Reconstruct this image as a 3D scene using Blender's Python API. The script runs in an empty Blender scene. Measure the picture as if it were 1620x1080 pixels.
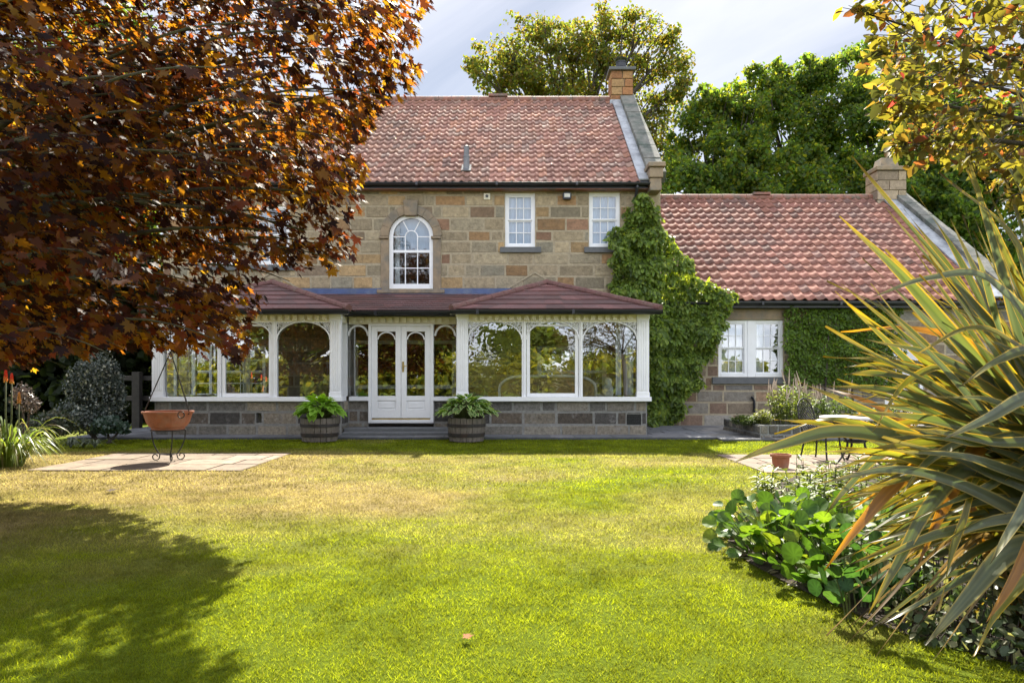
import bpy, math, random
import numpy as np
from mathutils import Vector
R = math.radians
rnd = random.Random(7)
rng = np.random.default_rng(7)
SC = bpy.context.scene
COL = SC.collection

# ------------------------------------------------------------------ camera, sky, sun, exposure
H, F, CX, CY = 1.3, 1080.0, 810.0, 600.0
cam_d = bpy.data.cameras.new('camera')
cam_d.sensor_width = 36.0
cam_d.lens = 24.0
cam_d.shift_y = 60.0 / 1620.0
cam_d.clip_start = 0.05
cam_d.clip_end = 3000
cam = bpy.data.objects.new('camera', cam_d)
COL.objects.link(cam)
cam.location = (0, 0, H)
cam.rotation_euler = (R(90), 0, 0)
SC.camera = cam

SUN_EL, SUN_AZ = 46.5, 3.0
world = bpy.data.worlds.new('World')
SC.world = world
world.use_nodes = True
wn, wl = world.node_tree.nodes, world.node_tree.links
wn.clear()
def wnode(t, **kw):
    n = wn.new(t)
    for k, v in kw.items(): setattr(n, k, v)
    return n
w_out = wnode('ShaderNodeOutputWorld'); w_bg = wnode('ShaderNodeBackground')
w_bg.inputs['Strength'].default_value = 0.12
w_sky = wnode('ShaderNodeTexSky', sky_type='NISHITA', sun_disc=False, sun_elevation=R(SUN_EL), sun_rotation=R(SUN_AZ),
              air_density=1.0, dust_density=0.3, ozone_density=1.5)
w_tc = wnode('ShaderNodeTexCoord'); w_sep = wnode('ShaderNodeSeparateXYZ')
wl.new(w_tc.outputs['Generated'], w_sep.inputs[0])
w_mx = wnode('ShaderNodeMath', operation='MAXIMUM'); w_mx.inputs[1].default_value = 0.06
wl.new(w_sep.outputs['Z'], w_mx.inputs[0])
w_dx = wnode('ShaderNodeMath', operation='DIVIDE'); w_dy = wnode('ShaderNodeMath', operation='DIVIDE')
wl.new(w_sep.outputs['X'], w_dx.inputs[0]); wl.new(w_mx.outputs[0], w_dx.inputs[1])
wl.new(w_sep.outputs['Y'], w_dy.inputs[0]); wl.new(w_mx.outputs[0], w_dy.inputs[1])
w_cmb = wnode('ShaderNodeCombineXYZ')
wl.new(w_dx.outputs[0], w_cmb.inputs['X']); wl.new(w_dy.outputs[0], w_cmb.inputs['Y'])
w_map = wnode('ShaderNodeMapping')
w_map.inputs['Scale'].default_value = (0.28, 1.15, 1)
w_rot = wnode('ShaderNodeMapping'); w_rot.inputs['Rotation'].default_value = (0, 0, R(-128))
wl.new(w_cmb.outputs[0], w_rot.inputs['Vector']); wl.new(w_rot.outputs[0], w_map.inputs['Vector'])
w_nz = wnode('ShaderNodeTexNoise'); w_nz.inputs['Scale'].default_value = 1.1; w_nz.inputs['Detail'].default_value = 9
w_nz.inputs['Roughness'].default_value = 0.55; w_nz.inputs['Distortion'].default_value = 0.5
wl.new(w_map.outputs[0], w_nz.inputs['Vector'])
w_rp = wnode('ShaderNodeValToRGB')
w_rp.color_ramp.elements[0].position = 0.38; w_rp.color_ramp.elements[0].color = (0.0,) * 3 + (1,)
w_rp.color_ramp.elements[1].position = 0.66; w_rp.color_ramp.elements[1].color = (1.0,) * 3 + (1,)
wl.new(w_nz.outputs['Fac'], w_rp.inputs[0])
w_cc = wnode('ShaderNodeMix', data_type='RGBA')                     # thin cirrus over pale blue
w_cc.inputs['A'].default_value = (0.65, 0.68, 0.77, 1); w_cc.inputs['B'].default_value = (1.36, 1.31, 1.30, 1)
wl.new(w_rp.outputs[0], w_cc.inputs['Factor'])
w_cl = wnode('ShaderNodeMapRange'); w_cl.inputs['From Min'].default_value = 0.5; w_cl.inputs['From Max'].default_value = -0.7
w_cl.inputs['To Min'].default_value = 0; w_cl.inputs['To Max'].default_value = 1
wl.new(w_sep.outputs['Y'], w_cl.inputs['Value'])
w_dc = wnode('ShaderNodeMix', data_type='RGBA')                     # sky behind the camera brightened to fill the shaded facade
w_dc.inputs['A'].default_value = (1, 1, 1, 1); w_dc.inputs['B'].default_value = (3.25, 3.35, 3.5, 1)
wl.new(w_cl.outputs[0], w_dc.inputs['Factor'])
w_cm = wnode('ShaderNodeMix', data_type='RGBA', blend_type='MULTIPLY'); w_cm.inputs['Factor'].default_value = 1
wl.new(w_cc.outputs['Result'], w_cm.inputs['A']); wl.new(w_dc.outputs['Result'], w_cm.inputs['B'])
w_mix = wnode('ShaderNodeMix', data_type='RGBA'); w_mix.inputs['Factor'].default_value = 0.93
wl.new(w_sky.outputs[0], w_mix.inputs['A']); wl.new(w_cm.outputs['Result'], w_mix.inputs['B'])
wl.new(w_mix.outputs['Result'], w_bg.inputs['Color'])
wl.new(w_bg.outputs[0], w_out.inputs[0])

sun_d = bpy.data.lights.new('sun', 'SUN')
sun_d.energy = 2.7
sun_d.angle = R(0.5)
sun_d.color = (1.0, 0.93, 0.80)
sun = bpy.data.objects.new('sun', sun_d)
COL.objects.link(sun)
SDIR = Vector((math.sin(R(SUN_AZ)) * math.cos(R(SUN_EL)), math.cos(R(SUN_AZ)) * math.cos(R(SUN_EL)), math.sin(R(SUN_EL))))
sun.rotation_euler = (-SDIR).to_track_quat('-Z', 'Y').to_euler()
sun.location = (2, 30, 40)

SC.view_settings.view_transform = 'Standard'
SC.view_settings.look = 'None'
SC.view_settings.exposure = 2.58
SC.view_settings.gamma = 1.0
SC.render.engine = 'CYCLES'
SC.cycles.use_denoising = True
SC.cycles.max_bounces = 8
SC.cycles.transparent_max_bounces = 12
SC.cycles.transmission_bounces = 6
SC.cycles.caustics_reflective = False
SC.cycles.caustics_refractive = False
SC.cycles.sample_clamp_indirect = 6.0

# ------------------------------------------------------------------ helpers
def P(px, py, Y):
    return np.array([(px - CX) * Y / F, Y, H - (py - CY) * Y / F])
def PX(px, Y): return (px - CX) * Y / F
def PZ(py, Y): return H - (py - CY) * Y / F
def G(px, py):
    Y = F * H / (py - CY)
    return ((px - CX) * Y / F, Y)
def S(r, g, b):
    f = lambda c: (c / 255 / 12.92) if c <= 10 else ((c / 255 + 0.055) / 1.055) ** 2.4
    return (f(r), f(g), f(b))

def _hash(ix, iy, iz, seed):
    n = (ix.astype(np.int64) * 374761393 + iy.astype(np.int64) * 668265263 + iz.astype(np.int64) * 2147483647 + seed * 1274126177) & 0xFFFFFFFF
    n = ((n ^ (n >> 13)) * 1274126177) & 0xFFFFFFFF
    n = ((n ^ (n >> 16)) * 2246822519) & 0xFFFFFFFF
    return ((n ^ (n >> 15)) & 0xFFFFFF) / float(0xFFFFFF)
def vnoise(p, seed=0):
    p = np.asarray(p, float)
    i = np.floor(p); f = p - i; f = f * f * (3 - 2 * f)
    ix, iy, iz = i[:, 0], i[:, 1], i[:, 2]
    out = 0
    for dx in (0, 1):
        for dy in (0, 1):
            for dz in (0, 1):
                w = (f[:, 0] if dx else 1 - f[:, 0]) * (f[:, 1] if dy else 1 - f[:, 1]) * (f[:, 2] if dz else 1 - f[:, 2])
                out = out + w * _hash(ix + dx, iy + dy, iz + dz, seed)
    return out
def fbm(p, seed=0, octaves=3):
    p = np.asarray(p, float); a, t, s = 0.5, 0, 0
    for k in range(octaves):
        t = t + a * vnoise(p * 2 ** k, seed + k); s += a; a *= 0.5
    return t / s
def in_poly(px, py, poly):
    inside = np.zeros(len(px), bool)
    n = len(poly)
    for i in range(n):
        x1, y1 = poly[i]; x2, y2 = poly[(i + 1) % n]
        if y1 == y2: continue
        c = ((y1 > py) != (y2 > py)) & (px < (x2 - x1) * (py - y1) / (y2 - y1) + x1)
        inside ^= c
    return inside

ROOT = {}
def thing(name, label, cat, loc=(0, 0, 0), group=None, kind=None):
    o = bpy.data.objects.new(name, None)
    COL.objects.link(o)
    o.location = loc
    o.empty_display_size = 0.2
    o['label'] = label; o['category'] = cat
    if group: o['group'] = group
    if kind: o['kind'] = kind
    ROOT[o] = Vector(loc)
    return o
def tag(o, label, cat, group=None, kind=None):
    o['label'] = label; o['category'] = cat
    if group: o['group'] = group
    if kind: o['kind'] = kind
    return o
def link(name, me, parent=None):
    o = bpy.data.objects.new(name, me)
    COL.objects.link(o)
    if parent is not None:
        o.parent = parent
        ROOT[o] = ROOT[parent]
    else:
        ROOT[o] = Vector((0, 0, 0))
    return o

def np_mesh(name, V, FA, m, parent=None, col=None, tr=None, smooth=False):
    """V (n,3), FA list of (k,c) int arrays, m a material"""
    V = np.asarray(V, float)
    if parent is not None:
        V = V - np.array(ROOT[parent])
    me = bpy.data.meshes.new(name)
    me.vertices.add(len(V)); me.vertices.foreach_set('co', V.ravel())
    li, st, tot, acc = [], [], [], 0
    for f in FA:
        f = np.asarray(f, np.int32)
        if f.size == 0: continue
        k, c = f.shape
        li.append(f.ravel()); st.append(acc + np.arange(k) * c); tot.append(np.full(k, c)); acc += k * c
    li = np.concatenate(li).astype(np.int32); st = np.concatenate(st).astype(np.int32); tot = np.concatenate(tot).astype(np.int32)
    me.loops.add(len(li)); me.loops.foreach_set('vertex_index', li)
    me.polygons.add(len(st)); me.polygons.foreach_set('loop_start', st); me.polygons.foreach_set('loop_total', tot)
    if smooth: me.polygons.foreach_set('use_smooth', np.ones(len(st), bool))
    me.update(calc_edges=True)
    me.validate()
    for nm, a in (('Col', col), ('Tr', tr)):
        if a is not None:
            a = np.asarray(a, float)
            at = me.attributes.new(nm, 'FLOAT_COLOR', 'POINT')
            at.data.foreach_set('color', np.column_stack([a, np.ones(len(a))]).astype(np.float32).ravel())
    me.materials.append(m)
    return link(name, me, parent)

class MB:
    """collects shapes, builds ONE mesh object"""
    def __init__(s): s.v = []; s.f = []; s.c = []
    def add(s, verts, faces, c=None):
        b = len(s.v)
        s.v.extend([tuple(v) for v in verts]); s.f.extend([tuple(b + i for i in f) for f in faces])
        s.c.extend([c or (1, 1, 1)] * len(verts))
        return s
    def box(s, x0, x1, y0, y1, z0, z1, c=None):
        v = [(x, y, z) for x in (x0, x1) for y in (y0, y1) for z in (z0, z1)]
        return s.add(v, [(0, 1, 3, 2), (4, 6, 7, 5), (0, 4, 5, 1), (2, 3, 7, 6), (0, 2, 6, 4), (1, 5, 7, 3)], c)
    def stone(s, x0, x1, z0, z1, yf, depth, bev, c, ax='x'):
        """bevelled stone whose face looks to -Y (or, ax='y', to -X / +X)"""
        b = min(bev, (x1 - x0) * .3, (z1 - z0) * .3)
        j = lambda: rnd.uniform(-b * .4, b * .4)
        q = [(x0 + b + j(), z0 + b + j()), (x1 - b + j(), z0 + b + j()), (x1 - b + j(), z1 - b + j()), (x0 + b + j(), z1 - b + j())]
        e = bev * .55; o = [(x0 + rnd.uniform(0, e), z0 + rnd.uniform(0, e)), (x1 - rnd.uniform(0, e), z0 + rnd.uniform(0, e)), (x1 - rnd.uniform(0, e), z1 - rnd.uniform(0, e)), (x0 + rnd.uniform(0, e), z1 - rnd.uniform(0, e))]
        vs = [(a, yf, d) for a, d in q] + [(a, yf + depth, d) for a, d in o]
        fs = [(0, 1, 2, 3)] + [(i, 4 + i, 4 + (i + 1) % 4, (i + 1) % 4) for i in range(4)]
        if ax == 'y': vs = [(y, x, z) for x, y, z in vs]
        return s.add(vs, fs, c)
    def prism(s, poly, y0, y1, c=None):
        """poly of (x,z) extruded along Y"""
        n = len(poly)
        v = [(x, y0, z) for x, z in poly] + [(x, y1, z) for x, z in poly]
        return s.add(v, [tuple(range(n)), tuple(range(2 * n - 1, n - 1, -1))] + [(i, n + i, n + (i + 1) % n, (i + 1) % n) for i in range(n)], c)
    def tube(s, pts, rad, n=8, c=None, cap=True):
        pts = [Vector(p) for p in pts]
        if not hasattr(rad, '__len__'): rad = [rad] * len(pts)
        vs, prev = [], None
        for i, p in enumerate(pts):
            t = (pts[min(i + 1, len(pts) - 1)] - pts[max(i - 1, 0)])
            t = t.normalized() if t.length > 1e-9 else Vector((0, 0, 1))
            if prev is None:
                a = Vector((0, 0, 1)) if abs(t.z) < .9 else Vector((1, 0, 0))
                u = t.cross(a).normalized()
            else:
                u = (prev - t * prev.dot(t)); u = u.normalized() if u.length > 1e-6 else prev
            prev = u; w = t.cross(u)
            for k in range(n):
                an = 2 * math.pi * k / n
                vs.append(p + (u * math.cos(an) + w * math.sin(an)) * rad[i])
        fs = []
        for i in range(len(pts) - 1):
            for k in range(n):
                fs.append((i * n + k, i * n + (k + 1) % n, (i + 1) * n + (k + 1) % n, (i + 1) * n + k))
        if cap: fs += [tuple(range(n - 1, -1, -1)), tuple((len(pts) - 1) * n + k for k in range(n))]
        return s.add(vs, fs, c)
    def lathe(s, prof, cx, cy, n=28, c=None):
        vs = [(cx + r * math.cos(2 * math.pi * k / n), cy + r * math.sin(2 * math.pi * k / n), z) for r, z in prof for k in range(n)]
        fs = [(i * n + k, i * n + (k + 1) % n, (i + 1) * n + (k + 1) % n, (i + 1) * n + k) for i in range(len(prof) - 1) for k in range(n)]
        return s.add(vs, fs, c)
    def build(s, name, m, parent=None, smooth=False, col=False, bevel=0):
        me = bpy.data.meshes.new(name)
        L = ROOT[parent] if parent is not None else Vector((0, 0, 0))
        me.from_pydata([(x - L[0], y - L[1], z - L[2]) for x, y, z in s.v], [], s.f)
        if smooth: me.polygons.foreach_set('use_smooth', np.ones(len(me.polygons), bool))
        if col:
            at = me.attributes.new('Col', 'FLOAT_COLOR', 'POINT')
            at.data.foreach_set('color', np.column_stack([np.array(s.c), np.ones(len(s.c))]).astype(np.float32).ravel())
        me.materials.append(m)
        o = link(name, me, parent)
        if bevel:
            b = o.modifiers.new('bevel', 'BEVEL'); b.width = bevel; b.segments = 2; b.limit_method = 'ANGLE'
        return o
def copy_tree(o, parent=None):
    c = o.copy(); COL.objects.link(c)
    if parent is not None: c.parent = parent
    for ch in list(o.children): copy_tree(ch, c)
    return c

# ------------------------------------------------------------------ materials
def new_mat(name):
    m = bpy.data.materials.new(name); m.use_nodes = True
    n = m.node_tree.nodes; n.clear()
    out = n.new('ShaderNodeOutputMaterial')
    return m, n, m.node_tree.links, out
def mat(name, color=None, rough=0.7, nscale=6.0, namt=0.25, bump=0.0, bscale=40.0, attr=False, metal=0.0, spec=0.5, color2=None, p2=(0.45, 0.62), stretch=(1, 1, 1), b2=None):
    """principled with two-scale noise colour; attr multiplies by the Col attribute; color2 = blotches of another colour"""
    m, n, l, out = new_mat(name)
    b = n.new('ShaderNodeBsdfPrincipled'); l.new(b.outputs[0], out.inputs[0])
    b.inputs['Roughness'].default_value = rough; b.inputs['Metallic'].default_value = metal
    b.inputs['Specular IOR Level'].default_value = spec
    tc = n.new('ShaderNodeTexCoord'); mp = n.new('ShaderNodeMapping'); mp.inputs['Scale'].default_value = stretch
    l.new(tc.outputs['Object'], mp.inputs['Vector'])
    if attr:
        a = n.new('ShaderNodeAttribute'); a.attribute_name = 'Col'; src = a.outputs['Color']
    else:
        a = n.new('ShaderNodeRGB'); a.outputs[0].default_value = (*color, 1); src = a.outputs[0]
    if color2:
        nz = n.new('ShaderNodeTexNoise'); nz.inputs['Scale'].default_value = nscale * .45; nz.inputs['Detail'].default_value = 6
        nz.inputs['Roughness'].default_value = .65
        l.new(mp.outputs[0], nz.inputs['Vector'])
        rp = n.new('ShaderNodeValToRGB'); rp.color_ramp.elements[0].position = p2[0]; rp.color_ramp.elements[1].position = p2[1]
        l.new(nz.outputs['Fac'], rp.inputs[0])
        mx = n.new('ShaderNodeMix'); mx.data_type = 'RGBA'; l.new(rp.outputs[0], mx.inputs['Factor']); l.new(src, mx.inputs['A'])
        mx.inputs['B'].default_value = (*color2, 1); src = mx.outputs['Result']
    nz = n.new('ShaderNodeTexNoise'); nz.inputs['Scale'].default_value = nscale; nz.inputs['Detail'].default_value = 8; nz.inputs['Roughness'].default_value = .7
    l.new(mp.outputs[0], nz.inputs['Vector'])
    mr = n.new('ShaderNodeMapRange'); mr.inputs['From Min'].default_value = .3; mr.inputs['From Max'].default_value = .7
    mr.inputs['To Min'].default_value = 1 - namt; mr.inputs['To Max'].default_value = 1 + namt
    l.new(nz.outputs['Fac'], mr.inputs['Value'])
    mul = n.new('ShaderNodeMix'); mul.data_type = 'RGBA'; mul.blend_type = 'MULTIPLY'; mul.inputs['Factor'].default_value = 1
    l.new(src, mul.inputs['A']); l.new(mr.outputs[0], mul.inputs['B'])
    l.new(mul.outputs['Result'], b.inputs['Base Color'])
    if bump:
        nb = n.new('ShaderNodeTexNoise'); nb.inputs['Scale'].default_value = bscale; nb.inputs['Detail'].default_value = 7; nb.inputs['Roughness'].default_value = .65
        l.new(mp.outputs[0], nb.inputs['Vector'])
        bp = n.new('ShaderNodeBump'); bp.inputs['Strength'].default_value = bump; bp.inputs['Distance'].default_value = 0.02
        l.new(nb.outputs['Fac'], bp.inputs['Height']); l.new(bp.outputs[0], b.inputs['Normal'])
    return m
def leaf_mat(name, fac=0.45, rough=0.45, spec=0.4, tr_mul=(1, 1, 1), has_tr=False):
    m, n, l, out = new_mat(name)
    b = n.new('ShaderNodeBsdfPrincipled'); b.inputs['Roughness'].default_value = rough; b.inputs['Specular IOR Level'].default_value = spec
    t = n.new('ShaderNodeBsdfTranslucent'); mx = n.new('ShaderNodeMixShader'); mx.inputs[0].default_value = fac
    a = n.new('ShaderNodeAttribute'); a.attribute_name = 'Col'
    l.new(a.outputs['Color'], b.inputs['Base Color'])
    a2 = n.new('ShaderNodeAttribute'); a2.attribute_name = 'Tr' if has_tr else 'Col'
    mul = n.new('ShaderNodeMix'); mul.data_type = 'RGBA'; mul.blend_type = 'MULTIPLY'; mul.inputs['Factor'].default_value = 1
    l.new(a2.outputs['Color'], mul.inputs['A']); mul.inputs['B'].default_value = (*tr_mul, 1)
    l.new(mul.outputs['Result'], t.inputs['Color'])
    l.new(b.outputs[0], mx.inputs[1]); l.new(t.outputs[0], mx.inputs[2]); l.new(mx.outputs[0], out.inputs[0])
    return m
def glass_mat(name, refl=0.28, wave=0.0, tint=(.9, .95, .95), wscale=3.0):
    m, n, l, out = new_mat(name)
    tr = n.new('ShaderNodeBsdfTransparent'); tr.inputs[0].default_value = (*tint, 1)
    gl = n.new('ShaderNodeBsdfGlossy'); gl.inputs['Roughness'].default_value = 0.0; gl.inputs['Color'].default_value = (.95, .97, 1, 1)
    fr = n.new('ShaderNodeFresnel'); fr.inputs['IOR'].default_value = 1.5
    ad = n.new('ShaderNodeMath'); ad.operation = 'ADD'; ad.use_clamp = True; ad.inputs[1].default_value = refl
    l.new(fr.outputs[0], ad.inputs[0])
    mx = n.new('ShaderNodeMixShader'); l.new(ad.outputs[0], mx.inputs[0]); l.new(tr.outputs[0], mx.inputs[1]); l.new(gl.outputs[0], mx.inputs[2])
    if wave:
        tc = n.new('ShaderNodeTexCoord'); nz = n.new('ShaderNodeTexNoise'); nz.inputs['Scale'].default_value = wscale; nz.inputs['Detail'].default_value = 2
        l.new(tc.outputs['Object'], nz.inputs['Vector'])
        bp = n.new('ShaderNodeBump'); bp.inputs['Strength'].default_value = wave; bp.inputs['Distance'].default_value = .02
        l.new(nz.outputs['Fac'], bp.inputs['Height']); l.new(bp.outputs[0], gl.inputs['Normal'])
    l.new(mx.outputs[0], out.inputs[0])
    return m

M = {}
M['stone'] = mat('sandstone', attr=True, rough=.9, nscale=9, namt=.30, bump=1.0, bscale=22, color2=(.13, .10, .065), p2=(.54, .85))
M['plinth'] = mat('plinth_stone', attr=True, rough=.9, nscale=13, namt=.5, bump=1.0, bscale=25, color2=(.22, .21, .20), p2=(.55, .78))
M['mortar'] = mat('mortar', (.33, .28, .195), rough=.95, nscale=14, namt=.25, bump=.3)
M['mortar_grey'] = mat('mortar_grey', (.20, .20, .19), rough=.95, nscale=14, namt=.3, bump=.3)
M['dressed'] = mat('dressed_stone', (.25, .19, .125), rough=.85, nscale=5, namt=.22, bump=.25, bscale=50, color2=(.17, .15, .12))
M['slate'] = mat('grey_sill_stone', (.105, .11, .115), rough=.8, nscale=7, namt=.2, bump=.2)
M['coping'] = mat('coping_stone', (.17, .165, .145), rough=.9, nscale=4, namt=.35, bump=.4, color2=(.075, .09, .075), p2=(.42, .6))
M['lead'] = mat('lead_sheet', (.34, .36, .385), rough=.45, nscale=5, namt=.3, bump=.3, bscale=6, color2=(.18, .19, .21), p2=(.45, .7))
M['fluegrey'] = mat('grey_flue_metal', (.16, .165, .18), rough=.6, nscale=6, namt=.3)
M['leadblue'] = mat('blue_lead', (.055, .085, .19), rough=.5, nscale=4, namt=.25, color2=(.10, .13, .2))
M['tile'] = mat('clay_pantile', attr=True, rough=.75, nscale=7, namt=.30, bump=.35, bscale=45, color2=(.18, .13, .11), p2=(.60, .9), spec=.18)
M['ctile'] = mat('concrete_tile', attr=True, rough=.55, nscale=10, namt=.18, bump=.2, bscale=60, color2=(.09, .06, .062), p2=(.5, .75))
M['ridge'] = mat('ridge_tile', (.23, .095, .065), rough=.6, nscale=6, namt=.3, bump=.3, color2=(.14, .10, .08))
M['white'] = mat('white_paint', (.76, .775, .80), rough=.42, nscale=3, namt=.05, bump=.0, bscale=20)
M['cream'] = mat('cream_paint', (.74, .71, .58), rough=.45, nscale=3, namt=.06, bump=.04)
M['black'] = mat('black_plastic', (.012, .014, .02), rough=.35, nscale=5, namt=.2)
M['iron'] = mat('wrought_iron', (.03, .028, .027), rough=.5, nscale=20, namt=.4, metal=.6)
M['terracotta'] = mat('terracotta', (.27, .095, .045), rough=.75, nscale=7, namt=.22, bump=.2, color2=(.22, .13, .09), p2=(.5, .7))
M['oakwood'] = mat('weathered_oak', (.135, .115, .098), rough=.75, nscale=6, namt=.4, bump=.5, bscale=12, stretch=(4, 4, .5))
M['hoop'] = mat('rusty_hoop', (.022, .018, .018), rough=.6, nscale=12, namt=.4, color2=(.04, .022, .016), p2=(.5, .7))
M['soil'] = mat('soil', (.035, .024, .016), rough=1, nscale=20, namt=.5, bump=1, bscale=30)
M['brass'] = mat('brass', (.55, .40, .14), rough=.35, metal=.9)
M['bark'] = mat('bark', (.055, .045, .036), rough=.95, nscale=9, namt=.5, bump=.8, bscale=18, stretch=(2, 2, .6))
M['mossbark'] = mat('mossy_bark', (.085, .08, .035), rough=.95, nscale=9, namt=.5, bump=.8, bscale=18, color2=(.05, .04, .03))
M['interior'] = mat('interior_plaster', (.18, .17, .15), rough=.9)
M['floor_in'] = mat('interior_floor', (.12, .08, .05), rough=.6)
M['curtain'] = mat('net_curtain', (.72, .74, .78), rough=.9, nscale=5, namt=.08)
M['blind'] = mat('pale_blue_blind', (.40, .50, .66), rough=.9, nscale=5, namt=.08)  # blue in the colour imitates sky reflected by the upper panes
M['wicker'] = mat('wicker', (.34, .24, .13), rough=.8, nscale=40, namt=.4, bump=.6, bscale=90)
M['cushion'] = mat('pale_cushion', (.66, .66, .62), rough=.9)
M['glass'] = glass_mat('window_glass', .24, .035, wscale=2.2)
M['glassw'] = glass_mat('old_window_glass', .20, .30, wscale=4.5)
M['glassu'] = glass_mat('upper_window_glass', .07, .02)
M['fence'] = mat('dark_fence', (.03, .027, .024), rough=.9, nscale=10, namt=.4)

# ------------------------------------------------------------------ ground
LAWN_BACK = 14.75
def bed_edge_x(Y):   # left edge of the right border as a function of Y
    return np.interp(Y, [1.0, 2.6, 3.08, 3.5, 4.25, 4.7, 5.2, 5.7, 6.3, 7.2, 8.2, 9.3], [2.9, 2.62, 2.28, 1.95, 1.74, 1.66, 1.63, 1.78, 2.15, 2.6, 3.1, 3.9])
def dryness(X, Y):
    p = np.column_stack([X * .55, Y * .55, np.zeros_like(X)])
    q = np.column_stack([X * 1.1, Y * 2.6, np.zeros_like(X)])
    d = fbm(p, 3, 4) * .9 + fbm(q, 9, 3) * .55 - .62
    d = d + np.clip((Y - 5.5) / 9, -.15, .20) + np.clip((-X - .2) / 10, -.12, .24)
    d = d - np.clip((4.6 - Y) / 8, 0, .25)
    d = d + .16 * np.exp(-((X + 3.2) ** 2) / 5 - ((Y - 8.0) ** 2) / 2.2)
    d = d - np.clip((Y - 11.9) * .5, 0, .6)
    return np.clip(d * 1.5 + .07, 0, 1)
m, n, l, out = new_mat('lawn_soil_and_thatch')
b = n.new('ShaderNodeBsdfPrincipled'); b.inputs['Roughness'].default_value = 1; b.inputs['Specular IOR Level'].default_value = .1
l.new(b.outputs[0], out.inputs[0])
tc = n.new('ShaderNodeTexCoord'); a = n.new('ShaderNodeAttribute'); a.attribute_name = 'Col'
nz = n.new('ShaderNodeTexNoise'); nz.inputs['Scale'].default_value = 38; nz.inputs['Detail'].default_value = 8; nz.inputs['Roughness'].default_value = .8
l.new(tc.outputs['Object'], nz.inputs['Vector'])
mr = n.new('ShaderNodeMapRange'); mr.inputs['From Min'].default_value = .3; mr.inputs['From Max'].default_value = .7; mr.inputs['To Min'].default_value = .45; mr.inputs['To Max'].default_value = 1.5
l.new(nz.outputs['Fac'], mr.inputs['Value'])
mul = n.new('ShaderNodeMix'); mul.data_type = 'RGBA'; mul.blend_type = 'MULTIPLY'; mul.inputs['Factor'].default_value = 1
l.new(a.outputs['Color'], mul.inputs['A']); l.new(mr.outputs[0], mul.inputs['B']); l.new(mul.outputs['Result'], b.inputs['Base Color'])
bp = n.new('ShaderNodeBump'); bp.inputs['Strength'].default_value = .8; bp.inputs['Distance'].default_value = .03
l.new(nz.outputs['Fac'], bp.inputs['Height']); l.new(bp.outputs[0], b.inputs['Normal'])
M['lawn'] = m
GREEN, STRAW = np.array([.115, .155, .007]), np.array([.30, .235, .10])
TGREEN, TSTRAW = np.array([.395, .455, .008]), np.array([.50, .41, .14])
# one sheet to the horizon, fine near the camera
xs = np.unique(np.concatenate([np.linspace(-900, -30, 8), np.arange(-30, 30.01, .4), np.linspace(30, 900, 8)]))
ys = np.unique(np.concatenate([np.linspace(-600, -20, 6), np.arange(-20, 30.01, .4), np.linspace(30, 1500, 10)]))
gx, gy = np.meshgrid(xs, ys)
V = np.column_stack([gx.ravel(), gy.ravel(), np.zeros(gx.size)])
nx, ny = len(xs), len(ys)
i0 = (np.arange(ny - 1)[:, None] * nx + np.arange(nx - 1)[None, :]).ravel()
d = dryness(V[:, 0], V[:, 1])[:, None]
lawn = np_mesh('lawn', V, [np.column_stack([i0, i0 + 1, i0 + 1 + nx, i0 + nx])], M['lawn'], col=(GREEN * .85) * (1 - d) + STRAW * .8 * d)
lawn['kind'] = 'structure'

# grass blades over the visible lawn
PATIO_L = (-6.88, -3.84, 9.66, 11.92)
PATIO_R = (3.5, 10.0, 9.45, 11.7)
def lawn_ok(X, Y):
    ok = (X < bed_edge_x(Y) + .05 + .06 * np.sin(Y * 9) + rng.normal(0, .035, len(X))) | (Y > 9.3)
    ok &= (Y < LAWN_BACK + .05 * np.sin(X * 3.1) + .04 * np.sin(X * 7.7 + 1))
    for x0, x1, y0, y1 in (PATIO_L, PATIO_R):
        ok &= ~((X > x0 + .02) & (X < x1 - .02) & (Y > y0 + .02) & (Y < y1 - .02))
    ok &= np.abs(X) < .80 * Y + 1.4
    return ok
BX, BY, BH, BW = [], [], [], []
for y0, y1, dens, hh, ww in ((1.6, 3.6, 15000, .020, .0034), (3.6, 5.2, 11500, .021, .0042), (5.2, 8, 5600, .023, .0062), (8, LAWN_BACK + .1, 1900, .026, .011)):
    hw = .80 * y1 + 1.4; N = int((y1 - y0) * 2 * hw * dens)
    X = rng.uniform(-hw, hw, N); Y = rng.uniform(y0, y1, N)
    k = lawn_ok(X, Y)
    X, Y = X[k], Y[k]
    cl = fbm(np.column_stack([X * 7, Y * 7, X * 0]), 21, 3)
    k = rng.random(len(X)) < np.clip(.62 + (cl - .35) * 1.6, .45, 1)
    X, Y, cl = X[k], Y[k], cl[k]
    BX.append(X); BY.append(Y); BH.append(hh * rng.uniform(.45, 1.25, len(X)) * (.65 + cl * .75)); BW.append(ww * rng.uniform(.6, 1.3, len(X)))
X, Y, Hh, W = map(np.concatenate, (BX, BY, BH, BW))
N = len(X)
th = rng.uniform(0, 2 * np.pi, N); ln = rng.uniform(0.2, 1.5, N); ph = rng.uniform(0, 2 * np.pi, N)
sx, sy = np.cos(th) * W / 2, np.sin(th) * W / 2
V = np.empty((N, 3, 3))
V[:, 0] = np.column_stack([X - sx, Y - sy, np.zeros(N)]); V[:, 1] = np.column_stack([X + sx, Y + sy, np.zeros(N)])
V[:, 2] = np.column_stack([X + np.cos(ph) * ln * Hh, Y + np.sin(ph) * ln * Hh, Hh])
d = np.clip(dryness(X, Y) + rng.normal(0, .14, N), 0, 1)[:, None]
br = rng.uniform(.6, 1.3, N)[:, None]
dk = (fbm(np.column_stack([X * 2.3, Y * 2.3, X * 0]), 77, 3)[:, None] - .5) + .5 * (fbm(np.column_stack([X * 9, Y * 9, X * 0]), 79, 2)[:, None] - .5)
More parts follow.
